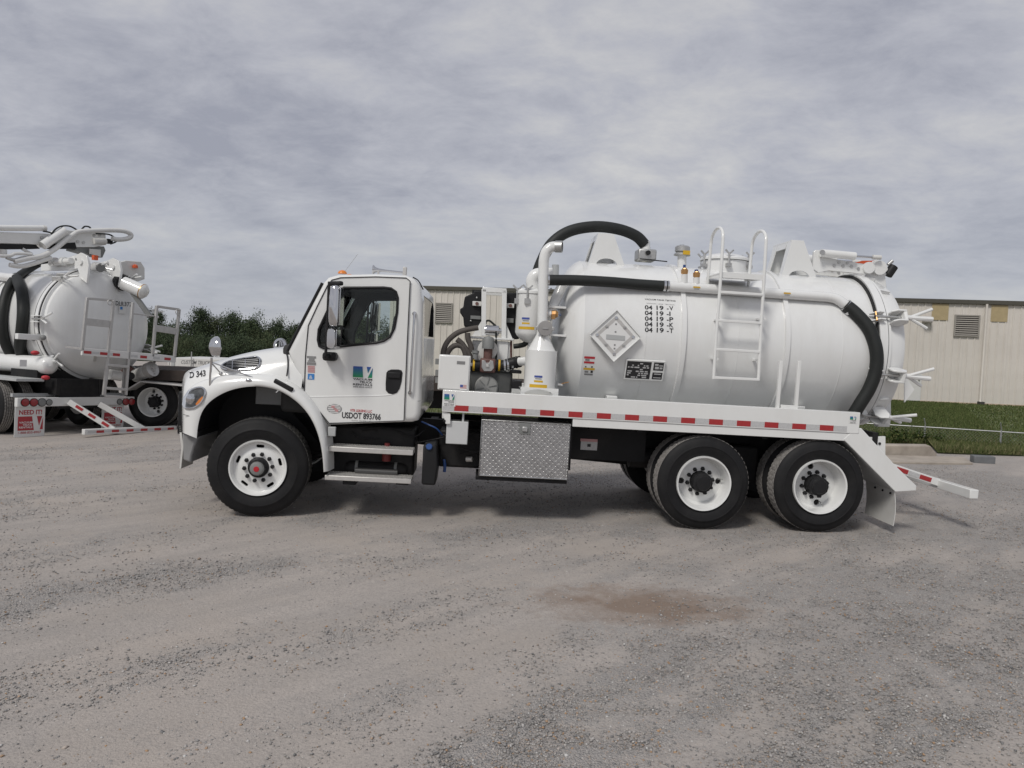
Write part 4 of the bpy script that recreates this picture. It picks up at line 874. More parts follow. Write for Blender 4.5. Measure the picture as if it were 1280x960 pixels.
for poly in ([(-.035, .03), (.01, .035), (.0, .01), (-.03, .005)], [(-.015, .005), (.02, .008), (.03, -.012), (.0, -.01)], [(.0, -.012), (.045, -.005), (.04, -.036), (.015, -.03)]): b.add([V((c.x+x, yt-.005, c.z+z)) for x, z in poly], [(0, 1, 2, 3)])
b.build('sticker_emblem', INKPINK, truck, rec=False)
def patch(u0, v0, u1, v1, y, mat, name, parent=None):
    a, b = P(u0, v1, y), P(u1, v0, y); return decal([(a.x, y, a.z), (b.x, y, a.z), (b.x, y, b.z), (a.x, y, b.z)], mat, parent or truck, name, (0, 0, 0))
patch(384.5, 467.5, 393, 474.2, yt-.002, INKB, 'blue_sticker'); text('&', P(386.3, 473.3, yt-.004), RT, UP, .036, PAPER, truck, width=.036, name='sticker_print')
for (u0, v0, u1, v1) in ((383.5, 445.5, 395, 447.5), (386, 448, 393, 450.5), (384.5, 451, 394, 452), (383.5, 453.2, 395, 456)): patch(u0, v0, u1, v1, yt-.002, INKG, 'sticker_emblem')
for k in range(4): patch(384.5, 457.6+k*2.2, 393.5, 458.8+k*2.2, yt-.002, INKPINK, 'sticker_print')

# ---------------------------------------------------------------- steps and under-cab equipment
def tread_plate(a, b, y0, y1, name, th=.045):
    """a, b: local left and right top corners on y0"""
    o = MB().box(a.x, b.x, y0, y1, a.z-th, a.z).build(name, ALU, truck, bevel=.005)
    k = MB(); n = int((b.x-a.x)/.028)
    for i in range(n):
        for j in range(3): x = a.x+.015+i*.028; y = y0+.03+(y1-y0-.05)*j/2; k.obox((x, y, a.z+.002), (.022, .007, .005), Matrix.Rotation(R(45 if (i+j) % 2 else -45), 3, 'Z'))
    tag(k.build('tread_grip', ALU, o, rec=False), kind='stuff'); return o
tread_plate(P(411, 557.8, .06), P(516.5, 560.5, .06), .06, .30, 'cab_step', .055)
tread_plate(P(406, 594, .0), P(514, 597.5, .0), .0, .26, 'cab_step', .05)
b = MB()
for u in (437, 503): p_ = P(u, 600, .05); b.box(p_.x-.07, p_.x+.07, .03, .24, p_.z-.05, p_.z-.005)
b.build('step_bracket', CHASSIS, truck, bevel=.008)
a, b_ = P(430, 586, .3), P(516, 589, .3)
MB().lathe([(0, 0), (.01, .075), (.06, .10), (.64, .10), (.69, .075), (.70, 0)], (a.x, .38, a.z), (1, 0, .0), 24).build('air_reservoir', CHASSIS, truck)
for t in (.12, .55): MB().lathe([(0, .104), (.03, .104)], (a.x+t, .38, a.z), (1, 0, 0), 24).build('reservoir_strap', PUMP, truck)
MB().lathe([(0, 0), (.0, .035), (.46, .035), (.46, 0)], (a.x+.14, .22, a.z+.0), (1, 0, 0), 14).build('cooling_pipe', M('dark_grey_pipe', (.05, .05, .05), .45), truck)
q0, q1 = P(413, 533, .35), P(519, 558, .35)
MB().box(q0.x, q1.x, .34, .75, q1.z-.34, q0.z+.02).build('fuel_tank_shield', CHASSIS, truck, bevel=.03)
b = P(413.5, 536, .05); MB().box(b.x-.03, b.x+.05, .05, .09, b.z-.08, b.z+.02).build('step_light', GREYP, truck, bevel=.006)
r0 = P(484, 556, .3); MB().lathe([(0, .05), (.10, .05), (.14, .03), (.2, .03)], (r0.x, .30, r0.z-.18), (0, 0, 1), 14).build('red_valve', M('dull_red_casting', (.16, .02, .02), .6), truck)
# def tank with blue cap
d0, d1 = P(530, 556, .06), P(547, 607, .06)
poly = pp([(529, 556), (545.5, 556), (547, 585), (544, 607), (526.5, 606)], .05)
dt = MB().prism(poly, (0, .42, 0)).build('fluid_tank', BLACK, truck, bevel=.02)
MB().lathe([(0, .035), (.012, .035), (.02, .028), (.02, 0)], P(536.5, 558.5, .05)-V((0, .0, 0)), (0, -1, .2), 16).build('tank_cap', BLUEH, dt)
MB().tube(spl([P(527, 527, .35), P(536, 531, .3), P(546, 536, .3), P(553, 544, .35)], 5), .009, 6).build('blue_hose', BLUEH, truck); MB().tube(spl([P(555, 575, .35), P(556, 583, .3), P(555.5, 590, .28)], 4), .018, 8).build('drain_hose', BLUEH, truck)
q0, q1 = P(548, 556, .4), P(598, 586, .4); MB().box(q0.x, q1.x+.02, .40, .80, q1.z, q0.z+.18).build('valve_manifold', CHASSIS, truck, bevel=.03)
q = P(583, 574, .36); MB().lathe([(0, .03), (.07, .03), (.07, 0)], q, (1, -.3, .1), 12).build('pipe_stub', ALU, truck)
rnd = random.Random(4)
b = MB()
for k in range(9):
    u = rnd.uniform(410, 590); v = rnd.uniform(535, 575); b.tube(spl([P(u, v, .33), P(u+rnd.uniform(6, 22), v+rnd.uniform(-4, 10), .31), P(u+rnd.uniform(20, 50), v+rnd.uniform(-8, 12), .36)], 4), .008, 5)
b.build('cable_loom', CHASSIS, truck)
# grey junction box under the rail
q0, q1 = P(558.5, 526, .05), P(584, 556, .05); jb = MB().box(q0.x, q1.x, .05, .26, q1.z, q0.z).build('junction_box', LGREY, truck, bevel=.008)
MB().box(q1.x-.07, q1.x-.05, .06, .1, q0.z, q0.z+.10).build('box_hanger', LGREY, jb)
# diamond plate tool box
q0, q1 = P(602, 524, .03), P(709.5, 600.5, .03)
tb = MB().box(q0.x, q1.x, .03, .55, q1.z, q0.z).build('tool_box', DPLATE, truck, bevel=.006)
k = MB(); nxx, nzz = 30, 20; sx, sz = (q1.x-q0.x)/nxx, (q0.z-q1.z)/nzz
for i in range(nxx):
    for j in range(nzz):
        c = V((q0.x+sx*(i+.5), .0285, q1.z+sz*(j+.5))); an = R(40 if (i+j) % 2 else -40)
        t_ = V((math.cos(an), 0, math.sin(an))); n_ = V((-math.sin(an), 0, math.cos(an)))
        vs_ = [c+t_*.016, c+n_*.0055, c-t_*.016, c-n_*.0055]; top = [c+t_*.009-V((0, .005, 0)), c-t_*.009-V((0, .005, 0))]
        k.add(vs_+top, [(0, 1, 4), (1, 2, 5, 4), (2, 3, 5), (3, 0, 4, 5)])
tag(k.build('diamond_tread', DPLATE, tb, sharp=15, rec=False), kind='stuff')
MB().tube([(q0.x+.01, .024, q0.z-.01), (q1.x-.01, .024, q0.z-.01), (q1.x-.01, .024, q1.z+.01), (q0.x+.01, .024, q1.z+.01)], .008, 4, closed=True).build('lid_frame', DPLATE, tb)
la = P(656, 536, .02); MB().box(la.x-.06, la.x+.06, .012, .03, la.z-.06, la.z+.06).build('latch_plate', PUMP, tb, bevel=.005); MB().box(la.x-.03, la.x+.03, -.006, .016, la.z-.03, la.z+.025).build('latch_handle', STEEL, tb, bevel=.008)
MB().box(q0.x-.03, q1.x-.005, .05, .5, q1.z-.045, q1.z-.002).build('box_support', CHASSIS, truck, bevel=.006)
MB().box(q1.x+.0, q1.x+.03, .1, .5, q1.z+.1, q0.z-.05).build('box_bracket', CHASSIS, truck)
# label on the dark plate behind
q0, q1 = P(716, 540, .45), P(768, 576, .45); MB().box(q0.x-.4, q1.x+.35, .46, .52, q1.z, q0.z+.2).build('frame_plate', CHASSIS, truck)
patch(725.5, 550, 747, 562, .455, TAPEW, 'plate_label'); patch(725.5, 549.3, 747, 551.6, .453, INKPINK, 'label_header'); patch(734, 555, 738.5, 558.5, .453, INK, 'label_print')
# ---------------------------------------------------------------- deck and rail
XL = P(553, 500, 0).x; XS = P(716, 530, 0).x
zt0, zt1 = P(700, 513.6, 0).z, P(700, 520.6, 0).z   # tape top / bottom
zs = P(800, 537.8, 0).z                            # skirt bottom
deck = empty('deck', truck)
for mir in (0, 1):
    f = (lambda y: y) if not mir else (lambda y: 2*YC-y)
    y0, y1 = sorted((f(0), f(.11)))
    MB().box(XL, XR, y0, y1, zt1-.016, ZR).build('deck_rail', WHITE, deck, bevel=.006)
    y0, y1 = sorted((f(.010), f(.10))); MB().box(XS, P(1058, 545, 0).x+.06, y0, y1, zs, zt1-.0165).build('deck_skirt', WHITE, deck, bevel=.004)
    y0, y1 = sorted((f(.10), f(.34))); MB().box(XS, P(1058, 545, 0).x, y0, y1, zs+.002, zs+.012).build('skirt_flange', GREYP, deck)
    # rear wing plate
    fp = pp([(1055, 549.5), (1068, 536), (1077, 535.2), (1121, 583.5), (1146, 607.5), (1145.5, 613.5), (1119.5, 615)], .0)
    y0 = .004 if not mir else 2*YC-.074
    MB().prism([V((p.x, y0, p.z)) for p in fp], (0, .07, 0)).build('rear_wing', WHITE, deck, bevel=.006)
    q = [fp[0], fp[6]]; y0, y1 = sorted((f(.07), f(.66)))
    MB().bar(V((fp[0].x, (y0+y1)/2, fp[0].z+.012)), V((fp[6].x, (y0+y1)/2, fp[6].z+.012)), y1-y0, .012).build('wing_flange', GREYP, deck)
    fl = [P(1120.5, 616, .02), P(1121.5, 658, .02)]; y0, y1 = sorted((f(.03), f(.64)))
    fb = MB(); rings = []
    for t in (0, .3, .6, 1): x = fl[0].x+(.03*math.sin(t*2.4))-.02; z = fl[0].z+.02+(fl[1].z-fl[0].z-.02)*t; rings.append([V((x, y0, z)), V((x+.008, y0, z)), V((x+.008, y1, z)), V((x, y1, z))])
    mfl = fb.loft(rings, True, True).build('mud_flap', WHITE2, truck, sharp=60)
    for k in range(3): MB().ball((fl[0].x-.022, f(.10+.16*k), fl[0].z-.02), .013, 5).build('flap_bolt', BLACK, mfl)
MB().box(XL+.02, XR-.02, .108, 2*YC-.108, zt1+.0, zt1+.06).build('deck_floor', GREYP, deck)
MB().box(XL, XL+.08, .11, 2*YC-.11, zt1-.10, ZR-.01).build('deck_headboard', WHITE, deck, bevel=.006)
p_ = pp([(553, 514), (563, 517), (563, 530), (557, 530)], .02); MB().prism(p_, (0, .05, 0)).build('rail_bracket', WHITE, deck, bevel=.004)
MB().ball(P(555.5, 526, .015), .014, 6, 1, .5, 1).build('bracket_bolt', BLACK, deck)
for x in (XS+.2, c1.x-.75, (c1.x+c2.x)/2, c2.x+.6): MB().box(x, x+.06, .11, 2*YC-.11, zt1-.14, zt1-.002).build('cross_member', CHASSIS, deck)
# reflective tape, red and silver blocks
x = XL+.006; first = True; i = 0
rm = MB().box(0, .153, -.0022, .001, zt1, zt0).build('reflector_red', RED, deck); sm = MB().box(0, .150, -.0020, .001, zt1, zt0).build('reflector_silver', TAPEW, deck)
rm.location.x = XL+.131; sm.location.x = XL+.131+.1545; sm2 = MB().box(XL+.006, XL+.128, -.002, .001, zt1, zt0).build('reflector_silver', TAPEW, deck)
for k in range(1, 15):
    for o, dx_ in ((rm, 0), (sm, .1545)):
        x = XL+.131+.3075*k+dx_
        if x+.14 > XR: continue
        c = o.copy(); COL.objects.link(c); c.location.x = x
# rail stickers
def vtr_sticker(u0, v0, u1, v1, y):
    a, b = P(u0, v1, y), P(u1, v0, y); s = patch(u0, v0, u1, v1, y, PAPER, 'rental_sticker'); W_ = (u1-u0); H_ = (v1-v0)
    logo(u0+W_*.1, v0+H_*.1, u1-W_*.1, v0+H_*.48, y-.002, truck)
    for k, s_ in enumerate(('VACUUM', 'TRUCK', 'RENTALS')): text(s_, P(u0+W_*(.12 if k != 1 else .4), v0+H_*(.60+.13*k), y-.002), RT, UP, .011*H_/17, INK, truck, width=(b.x-a.x)*(.76 if k != 1 else .48), bold=.02)
    text('888-855-8907', P(u0+W_*.12, v0+H_*.97, y-.002), RT, UP, .009*H_/17, INK, truck, width=(b.x-a.x)*.76)
vtr_sticker(553.5, 491.5, 570, 507.5, -.003); vtr_sticker(1061.5, 520, 1071.5, 529, -.003)
# rear bracket, folding bumper bar
p_ = pp([(1081, 547), (1107, 545.5), (1107, 569.5), (1100, 562)], .12); rbk = MB().prism(p_, (0, .05, 0)).build('rear_bracket', WHITE, truck, bevel=.004)
MB().lathe([(0, .016), (.004, .016), (.004, 0)], P(1099.5, 554.5, .117), (0, -1, 0), 12).build('bracket_hole', INK, rbk)
p_ = pp([(1120, 583.5), (1146, 607.5), (1145, 613), (1121, 592)], .3)
n0 = P(1218, 618, .16); fb = empty('folding_bumper', truck); hb = .105
n1 = V((n0.x, 2*YC-.16, n0.z))
MB().box(n0.x-.05, n0.x+.05, .16, 2*YC-.16, n0.z-hb/2, n0.z+hb/2).build('bumper_bar', WHITE, fb, bevel=.008)
for k in range(0):
    y = 0; MB().box(n0.x-.0525, n0.x-.049, y, y+.1, n0.z-.03, n0.z+.03).build('reflector_red' if k % 2 == 0 else 'reflector_silver', RED if k % 2 == 0 else TAPEW, fb)
for y in (.78, 1.62): MB().bar((XR+.15, y, .98), (n0.x-.04, y, n0.z+.02), .07, .09).build('bumper_arm', WHITE, fb, bevel=.006)
aa, ab = V((XR+.15, .742, .98)), V((n0.x-.04, .742, n0.z+.02))
def arm_at(u):
    lo, hi = 0.0, 1.0
    for _ in range(30):
        md = (lo+hi)/2; p = aa.lerp(ab, md); q = T.o+X_*p.x+Y_*p.y+Z_*p.z-CAM; uu = 640+FPX*q.dot(rgt)/q.dot(fwd)
        if uu < u: lo = md
        else: hi = md
    return aa.lerp(ab, lo)
for (u0, u1, mm, nm) in ((1121, 1135, RED, 'reflector_red'), (1136, 1149, TAPEW, 'reflector_silver'), (1150, 1164, RED, 'reflector_red')): MB().bar(arm_at(u0), arm_at(u1), .006, .052).build(nm, mm, fb)
tl = MB().box(XR+.22, XR+.27, .3, 2.1, .84, 1.08).build('tail_light_bar', WHITE, truck, bevel=.006)
for y in (.42, .58, 1.82, 1.98): MB().lathe([(0, .055), (.012, .05), (.016, 0)], (XR+.27, y, .96), (1, 0, 0), 16).build('tail_light', REDL, tl)
q = P(1068, 567, .5); MB().box(q.x-.02, q.x+.01, .5, .62, q.z-.03, q.z+.05).build('side_lamp', REDL, truck)

# ---------------------------------------------------------------- tank
TR = .92; TZ = P(900, 338, YC).z-TR
def S(u, v, off=0.0):
    """point of the tank shell seen at a photo pixel"""
    d = T.ray(u, v); D = V((d.dot(X_), d.dot(Y_), d.dot(Z_))); O = T.loc(CAM); r = TR+off
    oy, oz = O.y-YC, O.z-TZ; A = D.y**2+D.z**2; B = 2*(oy*D.y+oz*D.z); C = oy**2+oz**2-r*r; t = (-B-math.sqrt(max(0, B*B-4*A*C)))/(2*A); return O+D*t
def on_tank(x, s, off=.0):
    """x along the tank, s arc length up the near side from mid height"""
    a = s/TR; r = TR+off; return V((x, YC-r*math.cos(a), TZ+r*math.sin(a)))
def arc(p): return TR*math.atan2(p.z-TZ, YC-p.y)
XT0 = S(729.5, 430).x; XT1 = S(1098, 430).x
prof = [(XT0-.30, 0), (XT0-.295, .25), (XT0-.275, .45), (XT0-.235, .62), (XT0-.175, .75), (XT0-.11, .84), (XT0-.05, .895), (XT0-.01, TR-.004), (XT0, TR+.003), (XT0+.01, TR)]
for k in range(1, 12): prof.append((XT0+(XT1-XT0)*k/12, TR))
prof += [(XT1, TR), (XT1, 0)]
tank = MB().lathe([(a, r) for a, r in prof], (0, YC, TZ), (1, 0, 0), 128).build('tank', TANKW, truck, sharp=30)
for u, v in ((854, 430), (984, 430)):
    x = S(u, v).x; MB().lathe([(x-.028, TR-.01), (x-.026, TR+.028), (x+.026, TR+.028), (x+.028, TR-.01)], (0, YC, TZ), (1, 0, 0), 128).build('stiffener_ring', TANKW, tank)
for u in (800, 915, 1046): x = S(u, 480).x; MB().lathe([(x-.006, TR-.004), (x-.003, TR+.003), (x+.003, TR+.003), (x+.006, TR-.004)], (0, YC, TZ), (1, 0, 0), 128).build('weld_seam', TANKW, tank)
# rear flange, gasket and door
xg = XT1
MB().lathe([(xg-.025, TR-.01), (xg-.025, TR+.035), (xg-.008, TR+.035), (xg-.008, TR-.01)], (0, YC, TZ), (1, 0, 0), 128).build('flange_gasket', BLACK, tank)
MB().lathe([(xg-.005, TR-.02), (xg-.005, TR+.052), (xg+.088, TR+.052), (xg+.088, TR-.02)], (0, YC, TZ), (1, 0, 0), 128).build('rear_flange', TANKW, tank)
MB().lathe([(xg+.0885, TR-.02), (xg+.0885, TR+.045), (xg+.098, TR+.045), (xg+.098, TR-.02)], (0, YC, TZ), (1, 0, 0), 128).build('door_gasket', INK, tank)
door = MB().lathe([(xg+.10, 0), (xg+.10, TR+.04), (xg+.13, TR+.04), (xg+.135, TR-.005), (xg+.27, TR-.012), (xg+.335, TR-.045), (xg+.38, TR-.12), (xg+.41, TR-.26), (xg+.43, .35), (xg+.435, 0)], (0, YC, TZ), (1, 0, 0), 96).build('tailgate', TANKW, truck, sharp=30)
for a in (50, 22, -18, -34, 75, 105, 130, 160, 200): # gusset tabs round the door
    an = R(a); c = V((xg+.16, YC-math.cos(an)*(TR-.0), TZ+math.sin(an)*(TR-.0))); rot = Matrix.Rotation(-an, 3, 'X') if False else None
    rd = V((0, -math.cos(an), math.sin(an))); MB().bar(c-V((.03, 0, 0)), c+V((.09, 0, 0))-rd*.02, .012, .09, rd).build('door_gusset', TANKW, door)
def clamp(a, deg):
    an = R(a); rd = V((0, -math.cos(an), math.sin(an))); tg = V((0, math.sin(an), math.cos(an))); o = V((xg, YC, TZ))+rd*(TR+.05); cl = empty('door_clamp', truck)
    b = MB()
    for s_ in (-.045, .045): b.prism([o+tg*s_+V((-.10, 0, 0)), o+tg*s_+V((-.02, 0, 0))+rd*.07, o+tg*s_+V((.04, 0, 0))+rd*.06, o+tg*s_+V((.04, 0, 0))-rd*.02, o+tg*s_-V((.10, 0, 0))-rd*.03], tg*.012)
    b.build('clamp_lug', WHITE, cl); MB().cyl(o+V((-.05, 0, 0))+rd*.03-tg*.05, o+V((-.05, 0, 0))+rd*.03+tg*.06, .014, 8).build('hinge_pin', BRASS, cl)
    for s_ in (-.07, .05): MB().prism([o+V((.11, 0, 0))+tg*s_-rd*.06, o+V((.12, 0, 0))+tg*s_+rd*.07, o+V((.17, 0, 0))+tg*s_+rd*.11, o+V((.27, 0, 0))+tg*s_+rd*.11, o+V((.30, 0, 0))+tg*s_+rd*.05, o+V((.26, 0, 0))+tg*s_-rd*.05], tg*.02).build('clamp_yoke', WHITE, cl, bevel=.004)
    MB().prism([o+V((.27, 0, 0))-tg*.05+rd*.11, o+V((.30, 0, 0))-tg*.05+rd*.05, o+V((.27, 0, 0))-tg*.05-rd*.03, o+V((.22, 0, 0))-tg*.05-rd*.03, o+V((.24, 0, 0))-tg*.05+rd*.10], tg*.10).build('yoke_block', WHITE, cl, bevel=.004)
    MB().cyl(o+V((-.06, 0, 0))+rd*.035, o+V((.27, 0, 0))+rd*.045, .014, 8).build('clamp_screw', STEEL, cl)
    h0 = o+V((.29, 0, 0))+rd*.045; MB().cyl(h0, h0+V((.05, 0, 0)), .03, 10).build('clamp_nut', WHITE, cl)
    for (dx_, dr, dt) in ((.27, .03, .11), (.26, .02, -.01), (.20, -.02, -.11)):
        MB().cyl(h0+V((.03, 0, 0)), h0+V((.03+dx_, 0, 0))+rd*dr+tg*dt, .018 if dx_ != .26 else .026, 8).build('clamp_handle', WHITE, cl)
for a, dg_ in ((24, 1), (-14, .2), (-47, .4), (156, 1), (194, 1), (228, 1)): clamp(a, dg_)
# tail post and lower bracket behind the door
p_ = pp([(1117, 470), (1130, 470), (1130.5, 525), (1129, 537), (1113, 537), (1112, 524)], .35); MB().prism([V((p.x+.0, .62, p.z)) for p in p_], (0, .09, 0)).build('door_leg', TANKW, door, bevel=.01)
p_ = pp([(1131, 469), (1143, 487), (1131, 503)], .62); MB().prism(p_, (0, .02, 0)).build('door_gusset', WHITE, door)
# saddle supports
for u in (760, 1000):
    x = S(u, 480).x; MB().box(x, x+.12, .45, 1.95, zt1+.05, TZ-TR*.72).build('tank_saddle', WHITE, truck, bevel=.01)

# --- lifting towers on the tank roof
def tower(f0, y0, y1, cutarch):
    """f0: near-face pixels tl, tr, br, bl"""
    tw = empty('lifting_tower', truck); tl_, tr_, br_, bl_ = pp(f0, y0)
    def zt(y): return TZ+math.sqrt(TR**2-(y-YC)**2)-.01
    ax_, ar = (bl_.x+br_.x)/2, (br_.x-bl_.x)*.29
    zb = zt(y0); H_ = tl_.z-zb
    for y in (y0, y1-.02):
        pts = [V((tl_.x, y, tl_.z)), V((tr_.x, y, tl_.z)), V((br_.x, y, zb))]+[V((ax_+ar*math.cos(a), y, zb+ar*.62*math.sin(a))) for a in [math.pi*k/10 for k in range(11)]]+[V((bl_.x, y, zb))]
        MB().prism(pts, (0, .02, 0)).build('tower_plate', WHITE, tw)
    for (t_, b_) in ((tl_, bl_), (tr_, br_)):   # side frames with an opening
        def e(f, y): return V((b_.x+(t_.x-b_.x)*f, y, zb+H_*f))
        b = MB(); th = V((.016 if t_ is tl_ else -.016, 0, 0))
        ya, yb = y0+.02, y1-.02
        for quad in ([e(.02, ya), e(1, ya), e(1, ya+.10), e(.02, ya+.07)], [e(.02, yb), e(1, yb), e(1, yb-.10), e(.02, yb-.07)], [e(1, ya+.10), e(1, yb-.10), e(.80, yb-.12), e(.80, ya+.12)]):
            b.prism(quad, th)
        b.build('tower_side', WHITE, tw)
    MB().box(tl_.x-.004, tr_.x+.004, y0+.002, y1-.002, tl_.z-.014, tl_.z+.002).build('tower_cap', WHITE, tw)
    for x in (bl_.x+.03, br_.x-.03): MB().box(x-.09, x+.09, y0-.05, y0+.06, zb-.03, zb-.008).build('tower_pad', TANKW, tw)
tower([(748, 291.5), (767.5, 291.5), (781, 332), (735.5, 332)], .92, 1.48, True)
tower([(990, 300), (1005, 300.5), (1021, 345), (977, 344)], .92, 1.48, True)

# --- pipes along the tank
yp = .43
MB().tube(spl([P(832, 357.6, yp), P(900, 362, yp), P(960, 366.2, yp), P(1020, 370.4, yp), P(1036, 371.6, yp), P(1047, 374.5, yp-.02), P(1059, 383, yp-.05)], 6), .056, 20).build('suction_pipe', TANKW, truck)
MB().tube(spl([P(686, 350.2, .34), P(720, 350.4, .36), P(760, 352.4, .39), P(800, 355.6, .42), P(835, 357.8, yp)], 6), .060, 20).build('suction_hose', HOSE, truck)
for (u, v, du, dv, y, r) in ((829, 357.4, 3, .3, yp, .065), (833.5, 357.7, 2, .2, yp, .065), (1056.5, 380.8, 2.4, 2.2, yp-.045, .074), (1061.5, 385.6, 2.4, 2.4, yp-.05, .08), (684.5, 350, 2.2, 0, .34, .063)):
    MB().cyl(P(u, v, y), P(u+du, v+dv, y), r, 20).build('hose_clamp', CHROME, truck)
MB().tube(spl([P(1057, 381.5, yp-.045), P(1070, 392, yp-.09), P(1086, 411, yp-.15), P(1095, 436, yp-.19), P(1095, 461, yp-.19), P(1087, 485, yp-.17), P(1075, 505, yp-.14), P(1064, 523, yp-.1)], 6), .072, 20).build('discharge_hose', HOSE, truck)
for u in (860, 940, 1035): q = P(u, 374, yp+.04); MB().bar(q+V((0, 0, .06)), q+V((0, .12, -.06)), .03, .02, (1, 0, 0)).build('pipe_bracket', TANKW, truck)
for u, v in ((871, 359), (984, 366.5)):
    q = P(u, v, yp-.058); decal([q+V((-.04, .0, -.008)), q+V((.04, 0, -.008)), q+V((.04, 0, .008)), q+V((-.04, 0, .008))], YEL, truck, 'pipe_sticker')
    decal([q+V((-.03, -.001, -.026)), q+V((.03, -.001, -.026)), q+V((.03, -.001, -.018)), q+V((-.03, -.001, -.018))], INKG, truck, 'sticker_print')
# arching hose over the roof
MB().tube(spl([P(668, 362, .95), P(670, 348, .95), P(677, 327, .95), P(690, 304, 1.0), P(712, 289, 1.05), P(743, 283.3, 1.1), P(773, 286.5, 1.15), P(795, 295, 1.18), P(806, 306, 1.2)], 6), .068, 20).build('vacuum_hose', HOSE, truck)
a = P(807, 309, 1.2); MB().cyl(a, P(807, 302, 1.2), .055, 16).cyl(P(807, 327, 1.2), a, .06, 16).build('hose_spigot', TANKW, truck)
q0, q1 = P(797, 325, 1.1), P(821, 312, 1.1); bv = MB().box(q0.x, q1.x, 1.08, 1.32, q0.z, q1.z).build('butterfly_valve', STEEL, truck, bevel=.02)
MB().lathe([(0, .03), (.02, .03), (.02, 0)], P(810, 316, 1.07), (0, -1, 0), 10).build('valve_spindle', BLACK, bv); MB().bar(P(800, 323.5, 1.07), P(834, 327, 1.05), .015, .012).build('valve_lever', BLACK, bv)
# relief vent with yellow tag
q = P(852.5, 331, 1.1); rv = MB().cyl(q-V((0, 0, .05)), P(852.5, 318, 1.1), .055, 18).build('relief_vent', TANKW, truck)
MB().lathe([(0, .10), (.012, .10), (.03, .085), (.04, .07), (.05, .09), (.10, .09), (.115, .075), (.12, 0)], P(852.5, 319.5, 1.1), (0, 0, 1), 24).build('vent_cap', STEEL, rv); MB().cyl(P(852.5, 311, 1.1), P(852.3, 306, 1.1), .03, 14).build('vent_stub', CHROME, rv)
q0, q1 = P(853.5, 318, 1.0), P(862.5, 313.5, 1.0); MB().box(q0.x, q1.x, .99, 1.0, q0.z, q1.z).build('yellow_tag', YEL, rv)
# brass valves on the pipe
for (u, v0, v1, h, capm) in ((855.5, 354, 343, 334, BRASS), (870.5, 355, 347, 340, BLUEH)):
    b_ = MB().cyl(P(u, v0, yp), P(u, v1, yp), .036, 14).build('valve_socket', TANKW, truck)
    MB().lathe([(0, .03), (.01, .04), (.05, .042), (.06, .03), (.07, .025)], P(u, v1, yp), (0, 0, 1), 8).build('brass_valve', BRASS, b_, sharp=20); MB().cyl(P(u, h+3, yp), P(u, h-3, yp), .016 if capm is BRASS else .022, 8).build('valve_stem', capm if capm is not BRASS else BLUEH, b_)
# manway
q = P(905, 345, YC); mw = MB().cyl(V((q.x, YC, TZ+TR-.12)), V((q.x, YC, P(905, 327.5, YC).z)), .285, 36).build('manway', TANKW, truck)
zm = P(905, 327.5, YC).z
MB().lathe([(0, .285), (.006, .285)], (q.x, YC, zm), (0, 0, 1), 36).build('manway_gasket', INK, mw)
MB().lathe([(.006, 0), (.006, .305), (.03, .305), (.045, .29), (.08, .2), (.10, .1), (.105, 0)], (q.x, YC, zm), (0, 0, 1), 36).build('manway_lid', TANKW, mw)
for k in range(6):
    an = R(-100+60*k); c = V((q.x+math.cos(an)*.31, YC+math.sin(an)*.31, zm)); MB().cyl(c-V((0, 0, .06)), c+V((0, 0, .08)), .012, 6).bar(c+V((-.05, 0, .11)), c+V((.0, 0, .06)), .012, .02).bar(c+V((.05, 0, .11)), c+V((.0, 0, .06)), .012, .02).box(c.x-.03, c.x+.03, c.y-.03, c.y+.03, c.z-.09, c.z-.05).build('wing_clamp', STEEL, mw)
# ladder
yl = .10; lad = empty('ladder', truck)
def stile(pts, far):
    s_ = [P(u, v, yl) for u, v in pts]; top = s_[-1]; zt_ = P(far[0], far[1], yl).z
    hoop = [top+V((-.0, .0, 0))]; n = 10; dep = .42
    pts_ = s_[:-1]+[top]
    for k in range(1, n+1): a = math.pi*k/n; pts_.append(V((top.x, top.y+dep*.5*(1-math.cos(a)), top.z+(zt_-top.z)*math.sin(a))))
    pts_.append(V((top.x, top.y+dep+.02, TZ+.62)))
    return MB().tube(pts_, .0185, 8).build('ladder_stile', WHITE, lad, sharp=60)
stile([(892, 473.5), (896.5, 402), (899.5, 366), (901.5, 338), (903.8, 298)], (903, 281)); stile([(948, 475.5), (951.8, 402), (954, 367), (955.3, 345), (957.6, 302)], (956, 285))
for (l, r_) in (((892, 472), (948, 474.5)), ((894.2, 436.5), (950, 440)), ((896.5, 400.5), (952, 404)), ((899.5, 365), (954, 368.5))): MB().bar(P(l[0], l[1], yl), P(r_[0], r_[1], yl), .035, .03).build('rung', WHITE, lad, bevel=.005)
a, b_ = P(902, 340, yl), P(955, 344.5, yl)
MB().box(a.x-.005, b_.x+.005, yl, yl+.02, a.z-.06, a.z).build('step_front', WHITE, lad); MB().box(a.x-.005, b_.x+.005, yl+.02, yl+.55, a.z-.012, a.z).build('step_plate', WHITE, lad); 
for x in (a.x, b_.x-.02): MB().prism([V((x, yl+.02, a.z-.06)), V((x, yl+.02, a.z-.012)), V((x, yl+.55, a.z-.012)), V((x, yl+.55, a.z-.03))], (.015, 0, 0)).build('step_gusset', WHITE, lad)
for (u, v) in ((893.5, 400), (889.5, 448), (946, 399), (942, 450)):
    q = S(u, v); MB().bar(q+V((0, .02, 0)), V((q.x, yl, q.z)), .03, .02).build('ladder_standoff', WHITE, lad)
